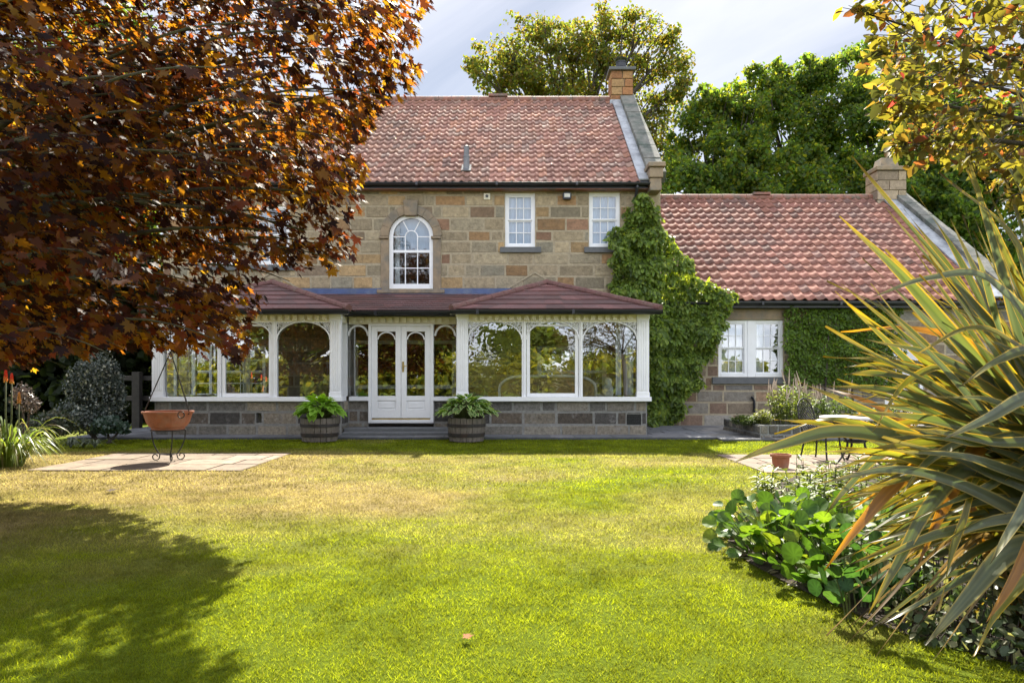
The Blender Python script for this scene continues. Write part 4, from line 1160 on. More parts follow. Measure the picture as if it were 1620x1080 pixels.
def tmpl_round(n_=16, cup=.22):
    """rounded, cupped, slightly wavy leaf: centre, middle ring, rim; returns also a brightness per vertex (pale veins)"""
    v = [(.36, 0, -.02)]; br = [1.35]
    for ring, k in ((.55, 0), (1.0, 1)):
        for i in range(n_):
            t = 2 * math.pi * i / n_
            x = .5 - .5 * math.cos(t) * (1 - .18 * (math.cos(t) > .9)); y = .46 * math.sin(t) * (1 + .04 * math.cos(3 * t))
            x = .40 + (x - .40) * ring; y *= ring
            v.append((x, y, cup * (y * y * 2.2 - (x - .4) ** 2 * .8) + (.022 * math.sin(i * 2.2) if k else .012 * (i % 2))))
            br.append((1.3 if i % 2 == 0 else .85) if not k else (1.05 if i % 2 == 0 else .9))
    f3 = [(0, 1 + i, 1 + (i + 1) % n_, 1 + (i + 1) % n_) for i in range(n_)]
    tri = np.array([(0, 1 + i, 1 + (i + 1) % n_) for i in range(n_)])
    quad = [(1 + i, 1 + n_ + i, 1 + n_ + (i + 1) % n_, 1 + (i + 1) % n_) for i in range(n_)]
    tri = np.vstack([tri, np.array([(a, b_, c) for a, b_, c, d_ in quad]), np.array([(a, c, d_) for a, b_, c, d_ in quad])])
    return np.array(v), tri, np.array(br)
def leaves_mesh(name, P0, size, N, D, tm, m, parent, col, tr=None):
    """P0 base points, size, N leaf normals, D leaf directions, tm template"""
    tv, tf = tm[0], tm[1]
    P0 = np.asarray(P0, float); n_ = len(P0); k = len(tv)
    D = unit(D); N = unit(N - D * np.sum(N * D, 1, keepdims=True)); W = np.cross(N, D)
    s = np.asarray(size)[:, None, None]
    V = P0[:, None, :] + s * (tv[None, :, 0:1] * D[:, None, :] + tv[None, :, 1:2] * W[:, None, :] + tv[None, :, 2:3] * N[:, None, :])
    Fc = (np.arange(n_)[:, None, None] * k + tf[None]).reshape(-1, tf.shape[1])
    cc = np.repeat(col, k, 0)
    if len(tm) > 2: cc = cc * np.tile(tm[2], n_)[:, None]
    return np_mesh(name, V.reshape(-1, 3), [Fc], m, parent, col=cc, tr=None if tr is None else np.repeat(tr, k, 0), smooth=len(tm) > 2)
def palette_cols(n_, pal, jit=.25, w=None):
    pal = np.array(pal, float)
    i = rng.choice(len(pal), n_, p=None if w is None else np.array(w) / np.sum(w))
    return pal[i] * rng.uniform(1 - jit, 1 + jit, (n_, 1))
def bez(p0, p1, p2, n_=8):
    p0, p1, p2 = map(np.array, (p0, p1, p2))
    t = np.linspace(0, 1, n_)[:, None]
    return (1 - t) ** 2 * p0 + 2 * t * (1 - t) * p1 + t * t * p2
def rand_dir(n_): return unit(rng.normal(size=(n_, 3)))

TREE_LEAF = leaf_mat('tree_leaves', fac=.56, rough=.5, spec=.25, tr_mul=(3.8, 3.4, 1.1))
def tree(name, label, cat, base, clumps, nleaf, size, pal, trunk_r=.35, fork=.35, group=None, thr=.42, freq=.8, limb_r=.12, twigs=4, kind=None, leafm=None, nsat=6):
    """tapered trunk, limbs to each clump, leaf sized faces through each clump's volume with gaps"""
    bx, by = base
    t = thing(name, label, cat, (bx, by, 0), group)
    cl0 = np.array(clumps, float); sat = []
    for c in cl0:
        for q in range(nsat):
            d_ = rand_dir(1)[0]; f = rnd.uniform(.24, .46)
            sat.append(np.concatenate([c[:3] + d_ * c[3:6] * rnd.uniform(.8, 1.12), c[3:6] * f]))
    cl = np.vstack([cl0 * np.array([1, 1, 1, .88, .88, .88])] + ([np.array(sat)] if sat else []))
    top = cl[:, 2].max(); ctr = cl[:, :3].mean(0)
    fz = top * fork
    mb = MB()
    trunk = bez((bx, by, -.1), (bx + rnd.uniform(-.3, .3), by, fz * .5), (bx * .7 + ctr[0] * .3, by * .7 + ctr[1] * .3, fz), 7)
    mb.tube(trunk, [trunk_r * (1.25 - .55 * i / 6) for i in range(7)], 10)
    for c in cl0:
        e = c[:3] + np.array([0, 0, c[5] * .1])
        f = trunk[-1]
        mid = f * .5 + e * .5 + np.array([rnd.uniform(-.6, .6), rnd.uniform(-.5, .5), (e[2] - f[2]) * .12 + .2])
        pts = bez(f, mid, e, 7); r0 = limb_r * (.5 + .8 * min(1.5, c[3] / 2))
        mb.tube(pts, [r0 * (1 - .82 * i / 6) for i in range(7)], 6)
        for q in range(twigs):
            d_ = rand_dir(1)[0]; d_[2] = abs(d_[2]) * .8
            s_ = pts[rnd.randint(3, 6)]
            e2 = c[:3] + d_ * c[3:6] * .85
            mb.tube(bez(s_, (s_ + e2) / 2 + np.array([0, 0, .25]), e2, 5), [r0 * .30 * (1 - .8 * i / 4) for i in range(5)], 4)
    mb.build('trunk', M['bark'], t, smooth=True)
    vol = (cl[:, 3] * cl[:, 4] * cl[:, 5]) ** (2 / 3); vol = vol / vol.sum()
    Ps, Ns = [], []
    for c, f in zip(cl, vol):
        n_ = int(nleaf * f * 1.9)
        d_ = rand_dir(n_); r = rng.random(n_) ** .42
        wob = .6 + .8 * fbm(d_ * 2.6 + c[:3], 11, 3)[:, None]
        p = c[:3] + d_ * r[:, None] * c[3:6] * wob
        g_ = fbm(p * freq, 31, 3)
        k = g_ > thr + rng.normal(0, .03, n_)
        Ps.append(p[k]); Ns.append(d_[k])
    p = np.concatenate(Ps); dd = np.concatenate(Ns)
    n_ = len(p)
    N = rand_dir(n_) + np.array([0, 0, .5]) + dd * .5; D = rand_dir(n_) + np.array([0, 0, -.3])
    col = palette_cols(n_, pal, .3)
    leaves_mesh('crown', p, size * rng.uniform(.6, 1.35, n_), N, D, tmpl_ellipse(.34, .08, .1), leafm or TREE_LEAF, t, col)
    return t
def PC(px, py, Y, rx, rz, ry=None):
    """clump from a pixel and pixel radii at depth Y"""
    p = P(px, py, Y); k = Y / F
    return (p[0], p[1], p[2], rx * k, (ry if ry else (rx + rz) / 2) * k, rz * k)

# ------------------------------------------------------------------ trees behind the house
OAK = [(.085, .105, .025), (.07, .095, .022), (.11, .10, .025), (.09, .07, .022), (.055, .08, .02)]
tree('oak_tree', 'thinly leaved tall oak behind the main chimney, its limbs showing against the sky', 'tree', (PX(900, 42), 42),
     [PC(800, 90, 42, 48, 38), PC(770, 125, 41, 28, 26), PC(852, 55, 43, 48, 36), PC(840, 120, 42, 55, 40), PC(905, 90, 42, 45, 42), PC(958, 55, 43, 44, 38), PC(1020, 50, 42, 48, 34),
      PC(1050, 95, 42, 44, 38), PC(1000, 125, 43, 55, 42), PC(1058, 155, 42, 36, 34), PC(900, 160, 43, 70, 30), PC(1035, 205, 42, 42, 34), PC(745, 98, 42, 13, 12), PC(1085, 130, 42, 16, 14), PC(1045, 250, 42, 34, 34), PC(880, 130, 41, 40, 34), PC(945, 110, 42, 40, 36), PC(975, 165, 42, 46, 30), PC(820, 150, 42, 40, 28)],
     24000, .20, OAK, trunk_r=.55, fork=.5, thr=.46, freq=1.7, limb_r=.22, twigs=7)
GT = [(.055, .10, .022), (.08, .125, .022), (.04, .08, .025), (.12, .135, .022), (.06, .09, .025)]
GT2 = [(.045, .088, .028), (.06, .10, .025), (.09, .12, .025)]
tree('broadleaf_tree', 'bushy green tree rising behind the join of house and wing', 'tree', (PX(1130, 36), 36),
     [PC(1105, 195, 36, 46, 42), PC(1085, 250, 36, 44, 50), PC(1145, 170, 36, 50, 36), PC(1185, 180, 36, 44, 40), PC(1150, 235, 35, 52, 50), PC(1190, 240, 35, 44, 44), PC(1090, 300, 35, 55, 40), PC(1165, 290, 35, 60, 40)],
     24000, .20, GT, group='trees behind the cottage wing', thr=.475, freq=1.3, twigs=5)
tree('broadleaf_tree', 'tall rounded green tree behind the middle of the wing ridge', 'tree', (PX(1270, 38), 38),
     [PC(1215, 165, 38, 52, 42), PC(1260, 130, 38, 46, 32), PC(1215, 125, 37, 40, 24), PC(1290, 120, 38, 50, 34), PC(1250, 200, 37, 60, 50), PC(1300, 180, 37, 60, 48), PC(1220, 265, 37, 60, 45), PC(1300, 260, 37, 60, 45)],
     24000, .20, GT, group='trees behind the cottage wing', thr=.475, freq=1.2, twigs=5)
tree('broadleaf_tree', 'tallest dense green tree behind the wing chimney', 'tree', (PX(1400, 37), 37),
     [PC(1345, 110, 37, 50, 38), PC(1395, 100, 37, 48, 34), PC(1440, 130, 37, 55, 46), PC(1360, 180, 36, 60, 52), PC(1425, 210, 36, 62, 52), PC(1370, 265, 36, 62, 46), PC(1440, 290, 36, 60, 50), PC(1490, 180, 37, 52, 60)],
     25000, .20, GT2, group='trees behind the cottage wing', thr=.47, freq=1.2, twigs=5)
tree('broadleaf_tree', 'dark green tree beyond the right end of the wing, behind the spiky leaves', 'tree', (PX(1540, 33), 33),
     [PC(1500, 260, 33, 56, 60), PC(1560, 300, 33, 62, 66), PC(1500, 350, 32, 58, 50), PC(1580, 390, 32, 64, 60), PC(1530, 200, 33, 60, 52), PC(1620, 230, 33, 70, 80), PC(1600, 470, 32, 60, 60)],
     15000, .28, GT2, group='trees behind the cottage wing', thr=.42, freq=1.0, twigs=4)
for q, (px, py, Yd, lab) in enumerate(((1085, 300, 33, 'dark bush rising behind the left end of the wing ridge'), (1180, 290, 33.5, 'green bush behind the wing ridge below the tall trees'), (1265, 285, 33, 'round green bush behind the middle of the wing ridge'), (1345, 290, 33.5, 'green bush behind the ridge just left of the wing chimney'), (1450, 300, 32, 'dark green bush behind the wing chimney'))):
    tree('bush', lab, 'bush', (PX(px, Yd), Yd), [PC(px, py, Yd, 50, 44), PC(px - 30, py + 40, Yd, 44, 44), PC(px + 32, py + 35, Yd - .5, 44, 40), PC(px + 8, py - 32, Yd + .3, 30, 24), PC(px, py + 80, Yd, 60, 50)], 6500, .2, GT2 if q in (0, 4) else GT, group='bushes behind the wing ridge', thr=.44, freq=1.1, trunk_r=.2, limb_r=.08, twigs=2)
# left side, seen through the copper maple
tree('garden_tree', 'sunlit light green tree seen through gaps in the copper maple', 'tree', (PX(150, 27), 27),
     [PC(70, 130, 27, 80, 70), PC(160, 200, 27, 80, 70), PC(240, 240, 27, 60, 60), PC(110, 290, 26, 90, 70), PC(200, 330, 26, 70, 60), PC(20, 220, 27, 80, 80), PC(-60, 180, 27, 90, 110), PC(130, 80, 28, 90, 70)],
     14000, .30, [(.05, .09, .025), (.07, .11, .025), (.04, .07, .025)], thr=.40, freq=.9)
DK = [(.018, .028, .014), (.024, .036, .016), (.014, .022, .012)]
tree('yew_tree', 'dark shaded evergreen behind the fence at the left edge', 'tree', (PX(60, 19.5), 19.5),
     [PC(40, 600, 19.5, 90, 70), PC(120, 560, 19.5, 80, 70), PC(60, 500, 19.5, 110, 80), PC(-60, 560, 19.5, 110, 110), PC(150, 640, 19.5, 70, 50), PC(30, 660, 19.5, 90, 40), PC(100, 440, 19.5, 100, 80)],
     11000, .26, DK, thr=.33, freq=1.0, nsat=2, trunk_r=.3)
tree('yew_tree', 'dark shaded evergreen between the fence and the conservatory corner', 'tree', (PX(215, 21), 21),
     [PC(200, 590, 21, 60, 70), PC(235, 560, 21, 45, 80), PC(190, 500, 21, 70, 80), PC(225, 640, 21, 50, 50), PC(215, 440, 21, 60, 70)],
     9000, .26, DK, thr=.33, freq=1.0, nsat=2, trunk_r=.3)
# invented garden behind the camera, added to be reflected in the panes
tree('hedge', 'tall sunlit green hedge reflected in the conservatory panes', 'hedge', (0, -9.5),
     [(x, -9.5 + rnd.uniform(-.5, .5), 1.4 + rnd.uniform(-.2, .4), 1.7, 1.4, 1.7) for x in np.arange(-27, 18, 1.9)],
     9500, .42, [(.17, .18, .03), (.21, .20, .03), (.12, .15, .03)], thr=.30, freq=.7, nsat=0, trunk_r=.15, limb_r=.05, twigs=1, fork=.2)
for (x, y, s_, n_) in ((-14, -16, 1.0, 0), (-7.0, -15, .8, 1), (.5, -17, .72, 2), (13, -15, 1.0, 3)):
    tree('garden_tree', ['broad leafy tree reflected in the far left panes', 'rounded tree reflected in the door panes', 'smaller tree reflected low in the arched window', 'broad tree reflected in the right hand panes'][n_], 'tree', (x, y),
         [(x + a * s_, y + b_, z * s_, 2.3 * s_, 2.0 * s_, 1.9 * s_) for a, b_, z in ((0, 0, 6.6), (-2.2, .5, 5.2), (2.2, -.5, 5.2), (0, 1, 4.2), (-1.2, -1, 6), (1.3, .6, 5.9))],
         4500, .42, [(.10, .14, .03), (.13, .15, .03), (.08, .11, .03)], thr=.40, freq=.7, nsat=0, group='trees reflected in the panes')

# ------------------------------------------------------------------ copper maple (left foreground)
maple = thing('copper_maple', 'large copper leaved maple overhanging the lawn from the left, leaves glowing orange', 'tree', (-7.6, 7.2, 0))
MPOLY = [(-700, -900), (560, -900), (640, -200), (672, -20), (690, 5), (662, 22), (668, 60), (640, 85), (672, 112), (648, 150), (600, 168), (590, 205), (560, 235), (584, 268), (560, 300),
         (590, 330), (575, 352), (600, 395), (585, 412), (545, 402), (528, 432), (495, 410), (480, 440), (440, 420), (415, 448), (420, 478), (395, 500), (398, 548), (370, 575), (352, 560),
         (330, 540), (322, 565), (300, 545), (283, 560), (262, 548), (240, 560), (215, 548), (190, 555), (160, 545), (130, 570), (105, 555), (75, 560), (60, 590), (25, 575), (0, 590), (-100, 600), (-700, 640)]
def shade_limit(X): return np.interp(X, [-9, -5.85, -4.3, -3.5, -2.9, -2.45, -2.0, -1.62, -1.4, -1.2, -.9, -.5], [8.1, 7.7, 7.0, 6.55, 5.9, 5.6, 5.25, 4.65, 4.3, 3.6, 2.9, 2.2])
sprays = []
tries = 0
def maple_ok(X, Y, Z, m_=12):
    if ((X + 6.2) / 6.0) ** 2 + ((Y - 7.6) / 4.4) ** 2 + ((Z - 4.4) / 4.0) ** 2 > 1: return False
    px, py = CX + X * F / Y, CY - (Z - H) * F / Y
    if not in_poly(np.array([px + m_]), np.array([py + m_]), MPOLY)[0]: return False
    return Y - .93 * Z <= shade_limit(X) - .1 and Z <= 6.7 + .5 * (-4.2 - X) + .3 * (8 - Y)
shelves = []
while len(shelves) < 105 and tries < 90000:
    tries += 1
    X, Y, Z = rnd.uniform(-10.5, -1.2), rnd.uniform(4.2, 11.2), rnd.uniform(1.7, 7.6)
    if not maple_ok(X, Y, Z, 0) or (Z > 6 and rnd.random() < .5) or (CX + X * F / Y < -350 and rnd.random() < .7): continue
    if any(((X - a) ** 2 + (Y - b_) ** 2) / .95 ** 2 + (Z - c) ** 2 / .42 ** 2 < 1 for a, b_, c in shelves): continue
    shelves.append((X, Y, Z))
for (X, Y, Z) in shelves:
    for q in range(13):
        a, r = rnd.uniform(0, 6.28), math.sqrt(rnd.random()) * 1.0
        c = (X + r * math.cos(a), Y + r * math.sin(a), Z - .28 * r * r + rnd.gauss(0, .05))
        if maple_ok(*c) and all((c[0] - u) ** 2 + (c[1] - v) ** 2 + 3 * (c[2] - w) ** 2 > .24 ** 2 for u, v, w in sprays): sprays.append(c)
caps = 0
while caps < 310:  # extra leaf sprays added to shade the crown below
    X, Y, Z = rnd.uniform(-10.5, -1.6), rnd.uniform(5.5, 12.5), rnd.uniform(3.2, 8.2)
    land = Y - .93 * Z
    if ((X + 6.2) / 6.0) ** 2 + ((Y - 8.2) / 4.6) ** 2 + ((Z - 4.6) / 4.0) ** 2 > 1 or land > shade_limit(X) - .35: continue
    if not in_poly(np.array([CX + X * F / Y + 20]), np.array([CY - (Z - H) * F / Y + 12]), MPOLY)[0]: continue
    if Z > 6.7 + .5 * (-4.2 - X) + .3 * (8 - Y): continue
    if CX + X * F / Y < -300: continue
    if vnoise(np.array([[X * 1.25, land * 1.25, 3.3]]), 71)[0] > .60: continue
    sprays.append((X, Y, Z)); caps += 1
# extra sprays along the crown's right and lower edge, where the outline shows
for px, py in [(640, 20), (655, 60), (630, 110), (610, 150), (575, 200), (550, 240), (560, 290), (540, 330), (570, 385), (500, 395), (520, 350), (450, 405), (395, 470), (380, 530), (350, 520), (300, 520), (250, 530), (200, 530), (150, 535), (90, 540), (30, 560), (600, 90), (560, 130), (450, 350), (480, 300), (340, 470), (120, 500), (220, 490), (20, 520), (668, 15), (650, 45), (662, 95), (640, 140), (590, 250), (575, 335), (582, 400), (565, 300), (600, 40), (420, 440), (370, 560), (590, 180), (540, 400), (280, 545), (60, 570), (320, 545)]:
    Y = rnd.uniform(6.6, 7.6) if px > 250 else rnd.uniform(7, 8.6)
    p = P(px - 14, py - 10, Y); sprays.append(tuple(p))
SP = np.array(sprays)
LP, LD, LN = [], [], []
mb = MB()
HUB = np.array([-7.6, 7.2, 2.4])
for (X, Y, Z) in sprays:
    c = np.array([X, Y, Z])
    o = c - HUB; o[2] *= .3; o /= np.linalg.norm(o)         # outward
    side = np.array([-o[1], o[0], 0])
    n_ = rnd.randint(44, 70)
    L_ = rnd.uniform(.40, .62)
    t = rng.uniform(-1, 1, n_); w = rng.normal(0, .36, n_); h = rng.normal(0, .085, n_)
    p = c + np.outer(t * L_, o) + np.outer(w * L_ * (1.1 - .4 * t), side); p[:, 2] += h - .22 * np.clip(t, 0, 1) ** 2 - .10 * w ** 2
    LP.append(p)
    LD.append(np.outer(.7 + .3 * t, o) + np.outer(np.sign(w) * .5, side) + rng.normal(0, .4, (n_, 3)) + np.array([0, 0, -.75]))
    LN.append(np.array([0, 0, .8]) + .55 * o + rng.normal(0, .42, (n_, 3)))
    ee = c + o * L_ * .9
    if rnd.random() < .8 and in_poly(np.array([CX + ee[0] * F / ee[1] + 14]), np.array([CY - (ee[2] - H) * F / ee[1]]), MPOLY)[0]:
        s_ = c - o * L_ * 1.2 + np.array([0, 0, .08]); e_ = c + o * L_ * .8 + np.array([0, 0, -.1])
        mb.tube(bez(s_, (s_ + e_) / 2 + np.array([0, 0, .1]), e_, 5), [.011, .010, .008, .006, .003], 5)
p = np.concatenate(LP); D = np.concatenate(LD); N = np.concatenate(LN)
px, py = CX + p[:, 0] * F / p[:, 1], CY - (p[:, 2] - H) * F / p[:, 1]
k = in_poly(px, py, MPOLY) & (p[:, 1] - .93 * p[:, 2] < shade_limit(p[:, 0]) + .05) & (p[:, 1] > 3.2)
k &= fbm(p * 1.5, 55, 2) > .34
land = np.column_stack([p[:, 0] * 1.25, (p[:, 1] - .93 * p[:, 2]) * 1.25, np.full(len(p), 3.3)])
pxx = CX + p[:, 0] * F / p[:, 1]
k &= (vnoise(land, 71) < .64) | (rng.random(len(p)) < .22) | (p[:, 2] < 2.5) | (pxx > 500)  # leaves thinned along the sun's path to dapple the lawn shadow
p, D, N = p[k], D[k], N[k]; n_ = len(p)
colr = palette_cols(n_, [(.016, .009, .010), (.022, .010, .010), (.014, .011, .012), (.03, .013, .009)], .3)
trc = palette_cols(n_, [(.66, .21, .015), (.78, .33, .015), (.54, .11, .014), (.85, .46, .02), (.16, .04, .012), (.07, .025, .012)], .3, [4, 4, 2, 3.5, 3.5, 4.5])
MAPLE = leaf_mat('copper_maple_leaves', fac=.36, rough=.6, spec=.12, has_tr=True)
leaves_mesh('crown', p, rng.uniform(.085, .175, n_), N, D, tmpl_maple(), MAPLE, maple, colr, trc)
# trunk and boughs
lm = MB()
tr_ = bez((-7.6, 7.2, -.1), (-7.5, 7.3, 1.3), (-7.4, 7.3, 2.6), 6)
lm.tube(tr_, [.26, .22, .20, .19, .185, .18], 12)
bough_ends = [P(580, 70, 7.2), P(500, 320, 7.0), P(480, 380, 6.9), P(300, 480, 7.2), P(400, 200, 6.6), P(250, 330, 6.2), P(170, 500, 8.2), P(60, 530, 8.4), P(540, 160, 7.4), P(300, 60, 6.4), np.array([-5, 6, 6.8]), np.array([-9, 8.5, 6.5]), np.array([-10, 6, 5]), np.array([-4, 9, 6.5]), np.array([-6, 10, 5.5]), P(430, 380, 6.8), P(470, 120, 6.8)]
for e in bough_ends:
    s_ = tr_[rnd.randint(3, 5)]
    pts = bez(s_, s_ * .45 + e * .55 + np.array([0, 0, .9]), e + np.array([0, 0, .1]), 10)
    lm.tube(pts, [.055 * (1 - .92 * i / 9) + .003 for i in range(10)], 7)
lm.v += []; 
lm.build('trunk', M['mossbark'], maple, smooth=True)
mb.build('twigs', M['mossbark'], maple)

# ------------------------------------------------------------------ plum shrub (top right foreground)
plum = thing('plum_tree', 'small tree of yellow and red tinged leaves hanging in at the top right', 'tree', (4.4, 4.2, 0))
QPOLY = [(1350, 8), (1385, -60), (1500, -300), (2200, -300), (2200, 420), (1640, 350), (1585, 300), (1560, 270), (1500, 255), (1455, 262), (1410, 235), (1395, 180), (1405, 150), (1380, 85), (1410, 60), (1380, 35)]
ppts = []
for i in range(5200):
    X, Y, Z = rnd.uniform(1.4, 6.2), rnd.uniform(2.7, 5.6), rnd.uniform(2.0, 5.2)
    px, py = CX + X * F / Y, CY - (Z - H) * F / Y
    if in_poly(np.array([px]), np.array([py]), QPOLY)[0] and fbm(np.array([[X * 1.6, Y * 1.6, Z * 1.6]]), 91, 2)[0] > .42: ppts.append((X, Y, Z))
for px, py, Y in ((1365, 20, 3.3), (1385, 25, 3.3), (1400, 60, 3.2), (1410, 90, 3.2), (1420, 165, 3.4), (1405, 170, 3.4), (1430, 120, 3.4), (1425, 230, 3.5), (1450, 225, 3.5), (1480, 240, 3.5), (1410, 235, 3.6), (1440, 40, 3.4), (1470, 70, 3.4), (1450, 180, 3.4)):
    for q in range(2): ppts.append(tuple(P(px + rnd.uniform(-8, 8), py + rnd.uniform(-8, 8), Y)))
LP, LD, LN = [], [], []
mb = MB()
PH = np.array([4.3, 4.2, 3.0])
for c in ppts:
    c = np.array(c); o = c - PH; o /= np.linalg.norm(o)
    n_ = rnd.randint(6, 11); t = rng.uniform(0, 1, n_)
    tw = .20
    LP.append(c + np.outer(t * tw - tw / 2, o) + rng.normal(0, .012, (n_, 3)))
    LD.append(o * .6 + rng.normal(0, .75, (n_, 3)) + np.array([0, 0, -.15])); LN.append(rng.normal(0, .7, (n_, 3)) + np.array([0, -.2, .7]))
    if rnd.random() < .35:
        j_ = rng.normal(0, .06, 3); mb.tube([c - o * tw * 1.3 + j_, c - o * tw * .4 + j_ * .2, c + o * tw * .5], [.0035, .0028, .0015], 4)
p = np.concatenate(LP); D = np.concatenate(LD); N = np.concatenate(LN); n_ = len(p)
px, py = CX + p[:, 0] * F / p[:, 1], CY - (p[:, 2] - H) * F / p[:, 1]
colr = palette_cols(n_, [(.09, .075, .018), (.07, .06, .02), (.11, .055, .02), (.05, .05, .02), (.15, .03, .025)], .3, [4, 3, 2, 2, .6])
trc = palette_cols(n_, [(.42, .36, .03), (.30, .28, .03), (.46, .28, .03), (.42, .13, .03), (.50, .07, .05), (.10, .11, .02)], .3, [5, 4, 3, 1, .35, 4])
PLUM = leaf_mat('plum_leaves', fac=.5, rough=.55, spec=.15, has_tr=True)
leaves_mesh('crown', p, rng.uniform(.045, .085, n_), N, D, tmpl_ellipse(.24, .06, .10), PLUM, plum, colr, trc)
lm = MB()
tk = bez((4.4, 4.2, -.05), (4.5, 4.2, 1), (4.3, 4.2, 2.3), 5); lm.tube(tk, [.10, .09, .085, .08, .075], 9)
for e in (P(1370, 22, 3.3), P(1420, 165, 3.4), P(1430, 228, 3.5), P(1500, 60, 3.6), P(1560, 200, 3.8), (4.5, 4.5, 5), (5.6, 4.4, 4.2), (3.4, 4.8, 4.6), (3.2, 3.2, 4.2), P(1600, 120, 3.4), P(1480, 120, 3.9)):
    e = np.array(e); lm.tube(bez(tk[-1], tk[-1] * .5 + e * .5 + np.array([0, 0, .35]), e, 9), [.035 * (1 - .92 * i / 8) for i in range(9)], 6)
lm.build('trunk', M['bark'], plum, smooth=True)
mb.build('twigs', M['bark'], plum)

# ------------------------------------------------------------------ climbers on the walls
IVY = leaf_mat('creeper_leaves', fac=.42, rough=.45, spec=.35, tr_mul=(3.2, 2.6, .9))
def climber(name, label, poly, yfun, thick, n_, size, pal, group, seed, stems, hang=.8):
    x0, x1 = min(a for a, _ in poly), max(a for a, _ in poly); y0, y1 = min(b for _, b in poly), max(b for _, b in poly)
    px, py = rng.uniform(x0, x1, n_ * 3), rng.uniform(y0, y1, n_ * 3)
    wob = (fbm(np.column_stack([px * .06, py * .06, px * 0]), seed, 2) - .5) * (26 if hang > .5 else 46)
    k = in_poly(px + wob, py + wob * .6, poly)
    px, py = px[k][:n_], py[k][:n_]
    Y0 = yfun(px)
    bulge = fbm(np.column_stack([px * .035, py * .045, px * 0]), seed + 3, 3)
    cen = np.clip((bulge - .25) * 1.9, .1, 1.15)
    Y = Y0 - thick * cen * (.35 + .65 * rng.random(len(px)) ** .4)
    p = np.column_stack([(px - CX) * Y0 / F, Y, H - (py - CY) * Y0 / F])
    k = p[:, 2] > .06; p = p[k]; m_ = len(p)
    t = thing(name, label, 'climber', (float(p[:, 0].mean()), float(Y0.mean()), 0.06), group)
    D = rng.normal(0, .5, (m_, 3)) + np.array([0, -.35, -hang]); N = rng.normal(0, .4, (m_, 3)) + np.array([0, -.8, .6])
    leaves_mesh('foliage', p, size * rng.uniform(.5, 1.6, m_), N, D, tmpl_ellipse(.22, .06, .14), IVY, t, palette_cols(m_, pal, .3))
    mb = MB()
    for pts in stems:
        q = [(PX(a, yfun(np.array([a]))[0]), yfun(np.array([a]))[0] - .06, max(.03, PZ(b_, yfun(np.array([a]))[0]))) for a, b_ in pts]
        mb.tube(q, [.035 - .022 * i / (len(q) - 1) for i in range(len(q))], 6)
    mb.build('stem', M['bark'], t, smooth=True)
    return t
CR = [(.125, .195, .035), (.16, .235, .042), (.10, .16, .03), (.18, .24, .045), (.065, .11, .025)]
yv = lambda px: np.where(np.asarray(px) < 1046, 18.22, 18.45)
climber('creeper', 'leafy green creeper climbing the house corner up to the eaves', [(1003, 308), (1022, 312), (1040, 345), (1052, 372), (1085, 410), (1096, 438), (1130, 452), (1164, 468), (1152, 500), (1136, 530), (1132, 570), (1105, 572), (1098, 585), (1108, 610), (1088, 625), (1080, 650), (1072, 668), (1018, 668), (1018, 490), (962, 470), (965, 430), (962, 395), (976, 362), (990, 345)], yv, .55, 15000, .125, CR, 'climbers on the walls', 41,
        [[(1040, 680), (1035, 560), (1010, 430), (1008, 330)], [(1050, 680), (1060, 560), (1075, 470), (1120, 470)]])
climber('creeper', 'clipped green creeper covering the wing wall right of its window', [(1241, 490), (1300, 486), (1420, 486), (1425, 600), (1395, 608), (1310, 612), (1240, 605), (1237, 560)], lambda px: np.full(np.shape(px), 18.66), .24, 9000, .085, [(.095, .165, .026), (.12, .195, .03), (.075, .13, .024)], 'climbers on the walls', 47,
        [[(1300, 680), (1305, 600), (1310, 520)], [(1350, 680), (1345, 600), (1380, 520)]], hang=.35)

